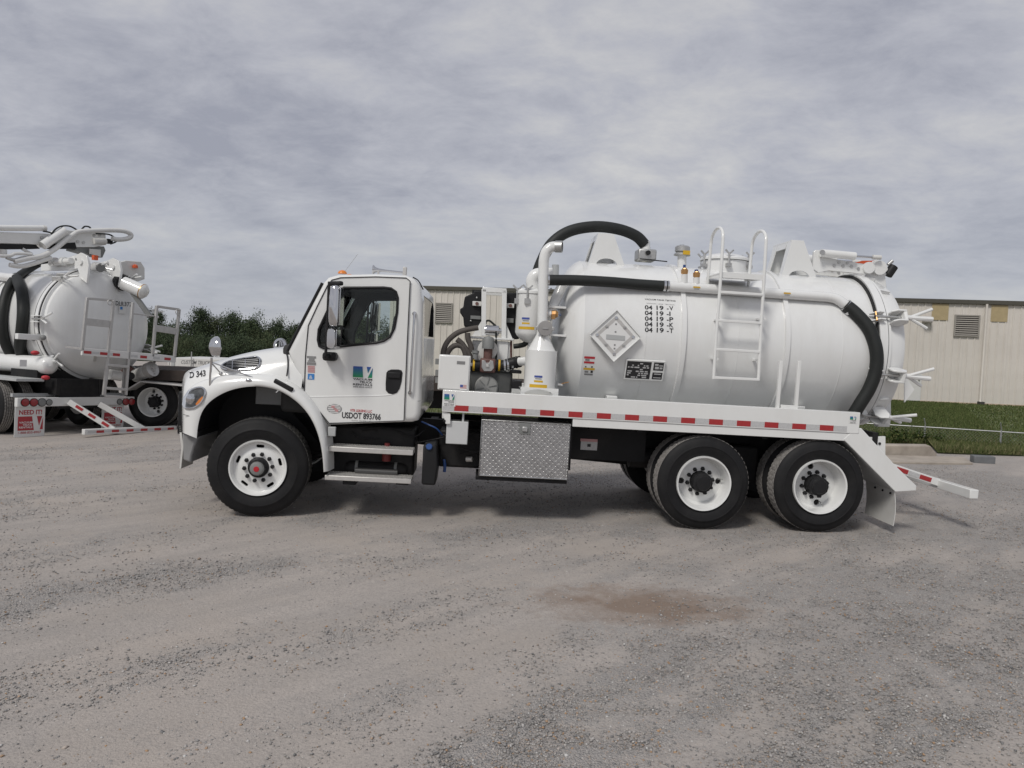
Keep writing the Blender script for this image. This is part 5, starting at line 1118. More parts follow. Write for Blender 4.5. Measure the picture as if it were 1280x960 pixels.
# u-bracket on the rail
for u in (974.3, 997.3): MB().box(P(u, 480, .05).x-.018, P(u, 480, .05).x+.018, .04, .08, ZR-.005, P(u, 451, .05).z).build('stake', WHITE, truck, bevel=.004)
MB().box(P(974, 505, .05).x+.018, P(997, 505, .05).x-.018, .042, .078, ZR-.002, ZR+.035).build('stake_base', WHITE, truck, bevel=.004)
# tailgate lift arms and cylinders (near and far)
for yb_ in (.93, 1.42):
    q_ = lambda u, v: V((P(u, v, .95).x, yb_, P(u, v, .95).z))
    lift = empty('tailgate_lift', truck)
    MB().prism([q_(*t) for t in ((1015, 336), (1016.5, 315), (1019, 312.6), (1026, 313), (1028, 321), (1060, 327.2), (1086, 331), (1091, 336), (1088, 342), (1081, 343), (1035, 338.2), (1022, 341))], (0, .04, 0)).build('lift_plate', WHITE, lift, bevel=.004)
    MB().cyl(q_(1023, 317.2)+V((0, -.05, 0)), q_(1065, 321)+V((0, -.05, 0)), .048, 16).build('hydraulic_cylinder', WHITE, lift)
    MB().cyl(q_(1065, 321)+V((0, -.05, 0)), q_(1088, 322.4)+V((0, -.05, 0)), .014, 10).build('cylinder_rod', CHROME, lift)
    MB().cyl(q_(1087, 322.2)+V((0, -.05, 0)), q_(1097, 322.8)+V((0, -.05, 0)), .028, 12).build('clevis', WHITE2, lift); MB().lathe([(0, .03), (.02, .03), (.02, 0)], q_(1022.3, 317)+V((0, -.09, 0)), (0, -1, 0), 14).build('pivot_pin', STEEL, lift)
    for (u, v) in ((1041.5, 332), (1047.5, 328.5), (1052.5, 332.5), (1058, 329), (1063, 333), (1071.5, 336)): MB().lathe([(0, .018), (.012, .018), (.012, 0)], q_(u, v), (0, -1, 0), 8).build('bolt', STEEL, lift)
    MB().lathe([(0, .07), (.03, .07), (.03, 0)], q_(1084, 335), (0, -1, 0), 20).build('pivot_boss', WHITE, lift); 
    MB().prism([q_(*t)+V((0, .045, 0)) for t in ((1083, 345), (1088, 333), (1093, 326), (1098, 324), (1105, 329), (1110, 331), (1112, 338), (1108, 345), (1110, 362), (1092, 360))], (0, .03, 0)).build('hinge_plate', WHITE, lift, bevel=.003)
    MB().lathe([(0, .085), (.012, .085), (.012, 0)], q_(1098.5, 335), (0, -1, 0), 24).build('hinge_disc', WHITE, lift)
    MB().prism([q_(*t)+V((0, .09, 0)) for t in ((1072, 327.5), (1082, 325), (1094, 325), (1099, 324), (1102, 330), (1085, 330))], (0, .03, 0)).build('safety_prop', ORANGE, lift)
bq = P(1109.5, 344, 1.0); be = P(1117, 333, 1.0); MB().cyl(bq, be, .055, 16).build('work_lamp', BLACK, truck); MB().cyl(P(1110, 331, 1.0), P(1115.5, 326, 1.0), .022, 10).build('lamp_plug', STEEL, truck)
# --- placard holder, plates and lettering on the tank side
pc = S(768, 420); s0 = arc(pc)
def tk(dx_, ds, off): return on_tank(pc.x+dx_, s0+ds, off)
dm = .285; ph = empty('placard_holder', truck)
def diamond(r, off): return [tk(0, r, off), tk(r, 0, off), tk(0, -r, off), tk(-r, 0, off)]
n_ = (tk(0, 0, .1)-tk(0, 0, 0)).normalized(); c0_ = tk(0, 0, .035); up_ = (tk(0, .1, 0)-tk(0, -.1, 0)).normalized()
def fd_(x, z, o=0): return c0_+V((1, 0, 0))*x+up_*z+n_*o
def dia(r, o): return [fd_(0, r, o), fd_(r, 0, o), fd_(0, -r, o), fd_(-r, 0, o)]
MB().prism(dia(dm, 0), n_*.008).build('placard_plate', WHITE, ph)
ed = MB(); A1, A2 = dia(dm, .0), dia(dm-.004, .0)
for i in range(4):
    a, b2 = dia(dm, 0)[i], dia(dm, 0)[(i+1) % 4]; ed.bar(a+n_*.012, b2+n_*.012, .006, .034, n_)
ed.build('placard_rim', WHITE, ph)
B_, B2 = dia(.225, .009), dia(.170, .009); fr = MB().add(B_+B2, [(i, (i+1) % 4, 4+(i+1) % 4, 4+i) for i in range(4)]).build('placard_frame', ALU, ph, rec=False)
MB().add(dia(.172, .011), [(0, 1, 2, 3)]).build('placard_card', PAPER, ph, rec=False)
MB().prism([fd_(-.10, .012, .012), fd_(.11, .006, .012), fd_(.11, -.045, .012), fd_(-.10, -.04, .012)], n_*.004).build('number_panel', GREYP, ph)
for i in range(4):
    a, b2 = dia(.2, .012)[i], dia(.2, .012)[(i+1) % 4]; MB().obox((a+b2)/2, (.03, .02, .02)).build('card_clip', STEEL, ph); MB().obox(a, (.03, .012, .03)).build('card_clip', CHROME, ph)
for (x, z) in ((0, .13), (0, .045), (0, -.10), (0, -.14)): MB().prism([fd_(x-.008, z-.008, .0125), fd_(x+.01, z-.008, .0125), fd_(x+.01, z+.008, .0125), fd_(x-.008, z+.008, .0125)], n_*.002).build('card_print', INKG, ph)
def tank_patch(u0, v0, u1, v1, mat, name, off=.002, parent=None):
    a, b2 = S(u0, v1), S(u1, v0); sa, sb = arc(a), arc(b2); return decal([on_tank(a.x, sa, off), on_tank(b2.x, sa, off), on_tank(b2.x, sb, off), on_tank(a.x, sb, off)], mat, parent or truck, name, (0, 0, 0))
# data plates
pl = empty('data_plate', truck); a, b2 = S(779, 472.5), S(831.5, 450.5); sa, sb = arc(a), arc(b2)
mid = on_tank((a.x+b2.x)/2, (sa+sb)/2, .02); rd = (mid-V((mid.x, YC, TZ))).normalized(); tu = V((1, 0, 0)).cross(rd); tu = -tu if tu.z < 0 else tu; W2, H2_ = (b2.x-a.x)/2, (sb-sa)/2
def pq(x, z, o): return mid+V((1, 0, 0))*x*W2+tu*z*H2_+rd*o
MB().prism([pq(-1, -1, -.02), pq(1, -1, -.02), pq(1, 1, -.02), pq(-1, 1, -.02)], rd*.026).build('plate_back', WHITE, pl, bevel=.004)
def pr(x0, z0, x1, z1, mat, nm, o=.008): b = MB().add([pq(x0, z0, o), pq(x1, z0, o), pq(x1, z1, o), pq(x0, z1, o)], [(0, 1, 2, 3)]); return b.build(nm, mat, pl, rec=False)
pr(-.94, -.84, .30, .86, INK, 'engraved_plate'); pr(.42, .06, .93, .86, INK, 'engraved_plate'); pr(.42, -.82, .93, -.14, INK, 'engraved_plate')
rnd = random.Random(12)
for j in range(8):
    x = -.88
    while x < .2:
        w__ = rnd.uniform(.06, .3)
        if rnd.random() < .62: pr(x, -.76+j*.195, min(x+w__, .25), -.70+j*.195+.06, TAPEW, 'plate_entry', .0095)
        x += w__+.05
for (x0, z0, x1, z1) in ((.48, .55, .66, .72), (.7, .5, .9, .6), (.5, .2, .7, .45), (.74, .22, .88, .4), (.5, -.34, .86, -.24), (.48, -.7, .88, -.62)): pr(x0, z0, x1, z1, TAPEW, 'plate_entry', .0095)
# inspection lettering
def tank_text(s_, u, v, h, wd, mat=INK, bold=.03, name='lettering'):
    q = S(u, v); sq = arc(q); text(s_, q, RT, UP, h, mat, truck, width=wd, bold=bold, name=name, fn=lambda a, b, q=q, sq=sq: on_tank(q.x+a, sq+b, .003))
for k, ch_ in enumerate('VIPKT'):
    v = 386.6+7.05*k
    tank_text('04', 806.0, v, .050, .086, bold=.022); tank_text('19', 820.6, v+.5, .050, .080, bold=.022); tank_text('-', 833.4, v+1.2, .050, .022, bold=.02); tank_text(ch_, 836.6, v+1.1, .050, .014 if ch_ == 'I' else .045, bold=.02)
tank_text('VACUUM TANK TESTING', 806, 374.8, .018, .35, bold=.01); tank_text('ANNUAL LEAK TESTING', 807.8, 379.6, .011, .32, INKG, .0)
# safety stickers
for (u0, v0, u1, v1, mm, off) in ((729.6, 445.5, 744, 470, PAPER, .0015), (730.2, 446, 743.8, 447.9, INKR, .003), (729.8, 452.2, 743.0, 453.9, INKR, .003), (729.2, 460.3, 743.5, 461.9, YEL, .003), (738, 463.2, 741.2, 466, INK, .003), (731.2, 457.6, 733, 459, INK, .003), (738.8, 457.8, 741, 459.4, INK, .003), (731.5, 448.8, 737, 450.8, INKG, .003), (730.5, 463.5, 735.5, 465.5, INKG, .003), (730, 467.3, 741, 468.6, INKG, .003)): tank_patch(u0, v0, u1, v1, mm, 'safety_sticker', off)

# ---------------------------------------------------------------- pump platform between cab and tank
q0, q1 = P(549, 443, .02), P(586, 490, .02); cb = MB().box(q0.x, q1.x, .03, .30, ZR-.002, q0.z).build('control_box', WHITE, truck, bevel=.008)
MB().box(q0.x+.012, q1.x-.012, .02, .0295, ZR+.012, q0.z-.012).build('box_door', WHITE, cb, bevel=.004)
patch(571, 451.8, 581.5, 455.2, .018, INKG, 'maker_plate', cb); patch(574.5, 477.5, 583.8, 487.5, .018, PAPER, 'flag_sticker', cb); patch(575, 481, 578.8, 483.8, .0165, INKNAVY, 'flag_canton', cb)
for k in range(3): patch(575 if k == 2 else 579, 481.3+k*1.6, 583.2, 482.1+k*1.6, .0165, INKPINK, 'flag_stripe', cb)
MB().lathe([(0, .018), (.03, .018), (.03, 0)], P(587, 455.5, .12), (1, 0, 0), 10).build('box_lock', STEEL, cb)
for v in (452, 466, 475): q = P(546.5, v, .1); MB().box(q.x-.02, q.x+.02, .08, .2, q.z-.03, q.z+.03).build('cable_gland', PUMP, cb)
yf = .72
fp_ = lambda u, v, d=0: P(u, v, yf+d)
pf = empty('pump_frame', truck)
for (t_, b1, o_) in (((605, 361.5), (604.5, 400), (590, 420)), ((630.5, 363), (629.5, 402), (641, 424))):
    MB().bar(fp_(*t_), fp_(b1[0], 424 if o_[0] > 610 else 420), .06, .055, (1, 0, 0)).build('frame_post', WHITE, pf, bevel=.004)
    MB().prism([fp_(b1[0]+(2 if o_[0] > 610 else -2), b1[1]), fp_(o_[0], o_[1]), fp_(b1[0], o_[1])], (0, .04, 0)).build('frame_gusset', WHITE, pf)
MB().bar(fp_(603, 362), fp_(633, 363.8), .06, .055).build('frame_top', WHITE, pf, bevel=.004); MB().bar(fp_(605, 366.5, .3), fp_(631, 368, .3), .05, .04).build('frame_brace', WHITE, pf)
a, b_ = fp_(588, 418), fp_(642, 426); MB().box(a.x, b_.x, yf-.06, yf+.5, b_.z, a.z-.02).build('frame_table', WHITE, pf, bevel=.006)
a, b_ = fp_(590.5, 425), fp_(636, 470); MB().box(a.x, b_.x, yf, yf+.45, b_.z-.1, a.z).build('gear_case', WHITE, pf, bevel=.012)
a, b_ = fp_(618, 426, -.03), fp_(634, 456, -.03); MB().box(a.x, b_.x, yf-.02, yf, b_.z, a.z).build('case_panel', WHITE, pf, bevel=.004)
for u in (593, 610.5, 617.5): MB().lathe([(0, .016), (.012, .016), (.012, 0)], fp_(u, 429, -.005), (0, -1, 0), 6).build('bolt', STEEL, pf)
# oil cooler: fan shroud left and core right of the frame
oc_ = empty('oil_cooler', truck)
MB().prism([fp_(u, v, .06) for u, v in ((581, 371), (585, 369), (592, 366), (592, 363), (604, 364), (603, 400), (598, 409), (580, 408), (579, 397), (575, 391), (575, 386), (579, 384), (580, 376))], (0, .5, 0)).build('fan_shroud', BLACK, oc_, bevel=.012)
MB().box(fp_(590, 363.5).x, fp_(603, 363).x, yf+.1, yf+.5, fp_(597, 368).z, fp_(597, 364).z+.02).build('cooler_top', BLACK, oc_)
a, b_ = fp_(632.5, 365, .06), fp_(649, 424, .06); MB().box(a.x, b_.x, yf+.08, yf+.55, b_.z, a.z).build('cooler_core', BLACK, oc_, bevel=.012)
for (u0, v0, u1, v1) in ((590.5, 377, 602, 382), (633, 379.5, 643, 384.5)):
    a, b_ = fp_(u0, v1, .02), fp_(u1, v0, .02); MB().box(a.x, b_.x, yf+.02, yf+.1, a.z, b_.z).build('mount_block', WHITE2, oc_, bevel=.004); MB().lathe([(0, .02), (.01, .02), (.01, 0)], fp_((u0+u1)/2, (v0+v1)/2, .02), (0, -1, 0), 10).build('mount_bolt', RUST, oc_)
for (u0, v0, u1, v1) in ((588, 395, 601, 398.5), (633, 398, 642, 403)): a, b_ = fp_(u0, v1, .05), fp_(u1, v0, .05); MB().box(a.x, b_.x, yf+.045, yf+.1, a.z, b_.z).build('cooler_tag', PUMP, oc_)
for (u, v) in ((588.5, 401), (596, 372), (647, 381), (647, 406)): MB().ball(fp_(u, v, .05), .012, 5).build('cooler_bolt', STEEL, oc_)
# motor on the table and thin hose
MB().lathe([(0, .055), (.02, .06), (.16, .06), (.17, .03), (.22, .03)], fp_(606, 412.5), (1, 0, 0), 18).build('hydraulic_motor', CHROME, truck)
MB().tube(spl([fp_(607, 405), fp_(608, 401.5), fp_(612, 401), fp_(618, 406), fp_(624, 411.5)], 5), .012, 8).build('motor_hose', HOSE, truck)
MB().box(fp_(617, 411).x, fp_(626, 411).x, yf-.02, yf+.08, fp_(617, 416).z, fp_(617, 410).z).build('motor_coupling', BLACK, truck, bevel=.01)
MB().tube([fp_(620, 414, -.05), fp_(620.5, 440, -.05), fp_(620, 452, -.05)], .012, 8).build('drip_hose', HOSE, truck)
# brown hoses at the left
for pts in (((553.5, 447), (555, 436), (561, 425), (572, 416), (584, 412), (598, 409.5)), ((558, 445), (562, 437), (569, 431.8), (577, 433), (581, 440), (583, 450)), ((571, 424), (577, 429), (583, 437), (588, 446), (591, 456)), ((584.5, 416), (585, 424), (588, 431), (590, 440))):
    MB().tube(spl([P(u, v, .58) for u, v in pts], 6), .031, 12).build('hydraulic_hose', BHOSE, truck)
# pump with rust coloured body
yq = .52; g_ = lambda u, v, d=0: P(u, v, yq+d)
pu = empty('vacuum_pump', truck)
MB().box(g_(587, 470).x, g_(641, 470).x, yq+.06, yq+.55, ZR-.05, g_(600, 463).z).build('pump_housing', M('dark_pump_housing', (.075, .077, .075), .5, var=.15), pu, bevel=.03)
MB().lathe([(0, .132), (.02, .135), (.04, .12), (.045, 0)], g_(608, 484, .07), (0, -1, 0), 36).build('drum_end', M('light_pump_casting', (.30, .30, .29), .5), pu)
for k in range(6):
    an = R(60*k+15); c = g_(608, 484, .024); MB().bar(c+V((math.cos(an)*.03, 0, math.sin(an)*.03)), c+V((math.cos(an)*.115, 0, math.sin(an)*.115)), .006, .01, (0, -1, 0)).build('drum_rib', PUMP, pu)
MB().box(g_(600, 456).x, g_(619.5, 456).x, yq-.02, yq+.2, g_(609, 466).z, g_(609, 448).z).build('valve_body', RUST, pu, bevel=.02)
MB().prism([g_(u, v, -.03) for u, v in ((602.5, 450.5), (606.5, 450.5), (607.5, 453.5), (611.5, 453.5), (612.5, 450.5), (616.5, 451), (617.5, 460), (614, 464), (605, 464), (601.8, 459))], (0, .012, 0)).build('valve_face', STEEL, pu, bevel=.003)
MB().obox(g_(609.4, 457.5, -.035), (.03, .02, .03)).build('valve_nut', ALU, pu, bevel=.003)
MB().lathe([(0, .05), (.16, .05), (.165, .065), (.20, .065), (.24, .05), (.26, .02), (.262, 0)], g_(609.5, 449, .04), (0, 0, 1), 20).build('valve_riser', RUST, pu)
MB().lathe([(0, .07), (.10, .07), (.13, .055), (.15, 0)], g_(610, 436, .03), (0, 0, 1), 20).build('riser_cap', PUMP, pu)
MB().lathe([(0, .115), (.012, .115), (.012, 0)], g_(609.5, 437, .10), (0, -1, 0), 24).build('pump_flange', WHITE2, pu)
for (u0, u1) in ((586, 600), (619, 630)): MB().cyl(g_(u0, 456, .05), g_(u1, 457, .05), .062, 16).build('pump_elbow', BLACK, pu)
for u in (591, 622.8): MB().lathe([(0, .066), (.022, .066)], g_(u, 456.5, .05), (1, 0, 0), 18).build('yellow_strap', YEL, pu)
MB().tube(spl([g_(628, 457.5, .05), g_(636, 455, .04), g_(644, 453, .03), g_(650, 452, .0)], 5), .065, 16).build('coupling_hose', BLACK, pu)
for (u, v) in ((630, 457), (634, 455.8), (639.5, 454.3), (644.5, 453)): MB().lathe([(0, .071), (.022, .071)], g_(u, v, .045), (1, -.05, .12), 18).build('clamp_band', CHROME, pu)
MB().cyl(g_(648, 452, .0), g_(660, 451, -.1), .05, 14).build('inlet_pipe', WHITE, pu)
MB().tube(spl([P(642, 433, .7), P(650, 432, .68), P(656, 430, .62), P(660, 424, .6)], 5), .03, 10).build('oil_hose', HOSE, truck); MB().tube([P(639, 426, .72), P(639, 455, .72)], .012, 8).build('rust_pipe', RUST, truck)
MB().box(g_(640, 470).x, g_(653, 470).x, yq, yq+.3, g_(645, 486).z, g_(645, 476).z).box(g_(638, 468).x, g_(652, 468).x, yq+.02, yq+.3, g_(645, 467).z, g_(645, 463).z).build('dark_bracket', BLACK, pu, bevel=.008)
MB().lathe([(0, .03), (.05, .03), (.06, .04), (.09, .04), (.09, 0)], g_(594, 448, .0), (0, 0, 1), 14).build('sight_glass', PUMP, pu)
# silencer and riser pipe
ys = .36; h_ = lambda u, v, d=0: P(u, v, ys+d)
cx_ = h_(675.5, 460); rS = .178
sil = MB().lathe([(0, 0), (0, rS), (h_(675, 438).z-h_(675, 486).z, rS), (h_(675, 438).z-h_(675, 486).z+.002, rS-.02), (h_(676, 418).z-h_(675, 486).z, .065), (h_(676, 416).z-h_(675, 486).z, .062), (h_(676, 416).z-h_(675, 486).z, 0)], (cx_.x, ys, h_(675, 486).z), (0, 0, 1), 40).build('silencer', WHITE, truck, sharp=25)
def ybase():
    a, b = h_(650.5, 493, -.17), h_(698, 486, -.17); pts = [V((a.x, 0, ZR-.01)), V((a.x, 0, b.z)), V((b.x, 0, b.z)), V((b.x, 0, ZR-.01))]+[V(((a.x+b.x)/2-.01+.16*math.cos(t), 0, ZR-.01+.058*math.sin(t))) for t in [math.pi*k/10 for k in range(11)]]
    return pts
for y in (ys-.19, ys+.17): MB().prism([p+V((0, y, 0)) for p in ybase()], (0, .02, 0)).build('silencer_base', WHITE, sil)
q = h_(675, 486, -.17); MB().box(h_(650.5, 486, -.17).x, h_(698, 486, -.17).x, ys-.17, ys+.17, q.z-.015, q.z+.0).build('silencer_floor', WHITE, sil)
MB().tube(spl([h_(677.5, 425), h_(678.5, 380), h_(679.5, 335), h_(680, 325), h_(682.5, 315), h_(689, 309), h_(698, 308.4)], 6), .058, 20).build('exhaust_riser', WHITE, truck)
MB().lathe([(0, .06), (.0, .066), (.075, .066), (.075, .052), (.01, .05), (.01, 0)], h_(694.5, 308.3), (1, -.28, .02), 24).build('pipe_coupling', STEEL, truck)
MB().lathe([(.012, .05), (.013, 0)], h_(694.5, 308.3)+V((.055, -.015, 0)), (1, -.28, .02), 20).build('coupling_bore', INK, truck)
cpq = h_(681.5, 410.5, -.11); cap = MB().lathe([(0, .07), (.01, .082), (.03, .085), (.04, .08), (.045, 0)], cpq+V((0, .03, 0)), (.05, -1, 0), 28).build('cam_cap', M('cast_aluminium', (.34, .33, .32), .5, .3, var=.08), truck)
for s_ in (-1, 1): MB().obox(cpq+V((s_*.088, 0, .0)), (.03, .03, .045)).build('cap_ear', STEEL, cap, bevel=.006)
MB().bar(cpq+V((-.03, -.016, 0)), cpq+V((.03, -.016, .002)), .012, .014).build('cap_rib', STEEL, cap); MB().cyl(cpq+V((0, .02, 0)), cpq+V((0, .14, 0)), .07, 20).build('cap_spigot', WHITE, cap)
MB().tube(spl([cpq+V((-.03, .0, -.08)), h_(680, 425, -.1), h_(682, 432, -.08), h_(684.5, 438, -.05)], 4), .004, 5).build('cap_chain', STEEL, cap)
for (vv_, zz2, sz_) in ((472.6, 0, .10), (477.3, 0, .09)): pass
def sil_patch(u0, v0, u1, v1, mat, cx, cy, r, nm='safety_sticker', par=None):
    a, b = P(u0, v1, cy-r), P(u1, v0, cy-r); n = 6; vs_ = []
    for i in range(n+1):
        x = a.x+(b.x-a.x)*i/n; y = cy-math.sqrt(max(0, (r+.002)**2-(x-cx)**2)); vs_ += [V((x, y, a.z)), V((x, y, b.z))]
    MB().add(vs_, [(2*i, 2*i+2, 2*i+3, 2*i+1) for i in range(n)]).build(nm, mat, par or sil, rec=False)
for q in ((668, 469.8, 678, 471.8, INKNAVY), (669, 473.2, 677, 473.9, INKG), (667.5, 475.8, 678.5, 477.6, YEL), (662, 481.3, 684, 484.3, YEL)): sil_patch(*q, cx_.x, ys, rS)
MB().cyl(h_(697, 481, -.0), h_(703, 482, -.0), .022, 10).build('drain_cock', STEEL, sil); MB().bar(h_(702, 479.5, -.02), h_(711, 477.5, -.02), .006, .01).build('cock_handle', BRASS, sil)
# filter vessel behind the riser
yv = .62; j_ = lambda u, v, d=0: P(u, v, yv+d); cv = j_(663.5, 395); rV = .172; zb_ = j_(663, 416).z
ves = MB().lathe([(-.115, .05), (-.11, .06), (-.085, .10), (-.035, .155), (0, rV), (j_(663, 368).z-zb_, rV), (j_(663, 368).z-zb_+.003, rV+.012), (j_(663, 366).z-zb_+.01, rV+.012), (j_(663, 363).z-zb_+.01, rV-.02), (j_(663, 361).z-zb_+.01, .05)], (cv.x, yv, zb_), (0, 0, 1), 36).build('filter_vessel', WHITE, truck, sharp=30)
MB().cyl(V((cv.x+.03, yv, zb_-.10)), V((cv.x+.03, yv, zb_-.30)), .05, 14).build('vessel_neck', WHITE, ves)
MB().tube(spl([V((cv.x+.03, yv, j_(663, 363).z)), j_(665.5, 352), j_(669, 345), j_(677, 343), j_(690, 343)], 5), .078, 18).build('vessel_elbow', WHITE, ves)
for an in (-110, -50, 20, 200):
    a_ = R(an); c = V((cv.x+math.cos(a_)*(rV+.01), yv+math.sin(a_)*(rV+.01), j_(663, 369).z)); MB().cyl(c-V((0, 0, .09)), c+V((0, 0, .07)), .013, 6).bar(c+V((-.055, 0, .10)), c+V((0, 0, .045)), .012, .018).bar(c+V((.055, 0, .10)), c+V((0, 0, .045)), .012, .018).box(c.x-.03, c.x+.03, c.y-.02, c.y+.02, c.z-.11, c.z-.05).build('wing_clamp', STEEL, ves)
for q in ((652.5, 397, 662, 399, INKNAVY), (653.5, 400.5, 661, 401.2, INKG), (652.5, 403.2, 662, 404.8, YEL), (648.5, 408.8, 668, 411.2, YEL)): sil_patch(*q, cv.x, yv, rV, par=ves)
# brass relief valve and brackets beside the riser
b_ = MB().cyl(h_(684, 392.5, .05), h_(689, 392.5, .05), .036, 14).build('valve_socket', WHITE, truck); MB().lathe([(0, .03), (.01, .04), (.05, .045), (.065, .04), (.08, .03), (.08, 0)], h_(688.5, 392.3, .05), (1, 0, 0), 8).build('brass_valve', BRASS, b_, sharp=20); MB().cyl(h_(691.5, 393, .0), h_(691.5, 399, .0), .024, 10).build('valve_outlet', BRASS, b_)
MB().tube([h_(700, 393.5, .03)+V((.012*math.cos(k*.785), 0, .012*math.sin(k*.785))) for k in range(8)], .003, 5, closed=True).build('valve_ring', BLUEH, b_)
MB().cyl(P(694, 346, .9), P(694.5, 331, .9), .042, 14).build('grey_stub_pipe', GREYP, truck)
MB().tube([P(705, 352, .62), P(684, 398, .5)], .06, 14).build('tank_strut', TANKW, truck)
for v in (384, 419): q = P(694, v, .5); MB().box(q.x-.08, q.x+.12, .45, .8, q.z-.012, q.z+.012).build('pipe_shelf', WHITE, truck)
# ================================================================== second vacuum truck at the left, rear end towards us
PHI, RO = R(62), .035
d = WF.ray(20, 500); p_ = CAM+d*(12.75/d.y)
X2 = V((math.cos(PHI)*math.cos(RO), math.sin(PHI)*math.cos(RO), -math.sin(RO))); Y2 = V((-math.sin(PHI), math.cos(PHI), 0)); Z2 = X2.cross(Y2)
G = Frame((p_.x, p_.y, 0), X2, Y2, Z2); Q = G.at
lt = empty('vacuum_excavator_truck', mat=G.mat()); tag(lt, 'second white vacuum truck at the left edge with its tailgate and ladder towards us', 'truck')
def gl2(x, y): return -(G.o+X2*x+Y2*y).z/Z2.z
W2_ = Q(168, 502, 0).x                       # width of the bumper
XC2 = W2_/2
DULL = M('dull_white_paint', (.68, .68, .665), .45, var=.04, scale=3, dirt=(.40, .38, .35), damt=.3)
# --- bumper with lamps, mud flaps
a, b = Q(20, 505.5, 0), Q(168, 496, 0)
zb0, zb1 = Q(60, 508, 0).z, Q(60, 497, 0).z
bm_ = MB().box(0, W2_, .0, .09, zb0, zb1).build('rear_bumper', DULL, lt, bevel=.006)
def lens(u, v, r, mat, nm): q = Q(u, v, -.004); MB().lathe([(0, r), (.012, r*.95), (.018, 0)], q, (0, -1, 0), 20).build(nm, mat, bm_); MB().tube([q+V((r*1.08*math.cos(k*.3927), -.002, r*1.08*math.sin(k*.3927))) for k in range(16)], .006, 5, closed=True).build('lamp_ring', BLACK, bm_)
for u, m_ in ((31.5, REDL), (42.4, REDL), (52.5, PUMP), (61.5, PUMP), (149.5, PUMP), (157.3, REDL), (164.6, REDL)): lens(u, 503 if u < 100 else 502.2, .066 if u < 55 or u > 154 else .05, m_, 'tail_lamp')
MB().box(-.0, .035, -.004, .0, zb0+.005, zb1-.005).build('bumper_end', WHITE, bm_)
INKRF = M('mud_flap_red_print', (.38, .035, .045), .55, var=.1)
def flap(u0, u1, v0, v1, words, y=.05):
    a, b = Q(u0, v1, y), Q(u1, v0, y); o = MB().box(a.x, b.x, y, y+.012, a.z, b.z).build('mud_flap', DULL, lt, bevel=.004)
    W_, H_ = b.x-a.x, b.z-a.z; R1, U1 = V((1, 0, 0)), V((0, 0, 1)); c = V((a.x, y-.003, a.z))
    text(words, c+R1*W_*.13+U1*H_*.69, R1, U1, H_*.135, INKRF, lt, width=W_*.76, bold=.03)
    for poly in ([(.10, .63), (.56, .63), (.635, .20), (.10, .20)], [(.72, .63), (.90, .63), (.80, .33)], [(.83, .215), (.93, .215), (.93, .60)]):
        MB().add([c+R1*W_*x+U1*H_*z for x, z in poly], [tuple(range(len(poly)))]).build('flap_logo', INKRF, o, rec=False)
    for k, s_ in enumerate(('VACUUM', 'TRUCK', 'RENTALS')): text(s_, c+V((0, -.003, 0))+R1*W_*(.14 if k != 1 else .26)+U1*H_*(.42-.075*k), R1, U1, H_*.055, PAPER, lt, width=W_*(.44 if k != 1 else .31), bold=.02)
    text('1-888-855-8907', c+R1*W_*.12+U1*H_*.10, R1, U1, H_*.07, INKRF, lt, width=W_*.76, bold=.01)
    return o
flap(17.5, 57, 505, 547, 'NEED IT!'); flap(126.5, 155.5, 503, 537, 'RENT IT!')
# --- folding underride bar
bar0, bar1 = Q(104, 540, -.62), Q(219, 535.2, -.62); bz = .5*(bar0.z+bar1.z)
ub = empty('underride_bar', lt)
MB().bar(bar0, bar1, .09, .10).build('underride_beam', DULL, ub, bevel=.006)
L_ = bar1-bar0
for k in range(6): t = .115+.155*k; MB().bar(bar0+L_*t+V((0, -.047, 0)), bar0+L_*(t+.075)+V((0, -.047, 0)), .004, .045).build('reflector_red', RED, ub)
for k in range(6): t = .03+.155*k; MB().bar(bar0+L_*t+V((0, -.0465, 0)), bar0+L_*(t+.08)+V((0, -.0465, 0)), .003, .04).build('reflector_silver', TAPEW, ub)
for (s_, e_) in (((86, 502), (142, 537)), ((124, 505), (181, 537))):
    A, B = Q(*s_, -.05), Q(*e_, -.57); o = MB().bar(A, B, .07, .10).build('underride_arm', DULL, ub, bevel=.005)
    if s_[0] < 100:
        for t in (.12, .40, .70): MB().bar(A+(B-A)*t+V((0, -.03, .0))+V((-.0, -.02, -.012)), A+(B-A)*(t+.15)+V((0, -.05, -.012)), .012, .05).build('reflector_red', RED, ub)
# --- tank with dished tailgate
R2_ = 1.05; xc2, zc2 = XC2+.0, Q(120, 408, .0).z
cq = Q(122, 407, .35); xc2, zc2 = cq.x, cq.z
yr = .35
tk2 = MB().lathe([(7.2, 0), (7.1, .6), (6.95, .95), (6.8, R2_), (.16, R2_), (.15, R2_+.05), (.06, R2_+.05), (.05, R2_), (.05, 0)], (xc2, yr, zc2), (0, 1, 0), 96).build('tank', TANKW, lt, sharp=30)
MB().lathe([(.045, R2_-.02), (.045, R2_+.045), (.035, R2_+.045), (.035, R2_-.02)], (xc2, yr, zc2), (0, 1, 0), 96).build('tank_gasket', INK, tk2)
MB().lathe([(.155, R2_-.02), (.155, R2_+.052), (.17, R2_+.052), (.17, R2_-.02)], (xc2, yr, zc2), (0, 1, 0), 96).build('tank_gasket', INKG, tk2)
MB().lathe([(.03, 0), (.03, R2_+.03), (0, R2_+.03), (-.01, R2_-.02), (-.07, R2_-.03), (-.12, R2_-.09), (-.165, R2_-.20), (-.20, R2_-.40), (-.225, .35), (-.23, 0)], (xc2, yr, zc2), (0, 1, 0), 80).build('tailgate', TANKW, lt, sharp=30)
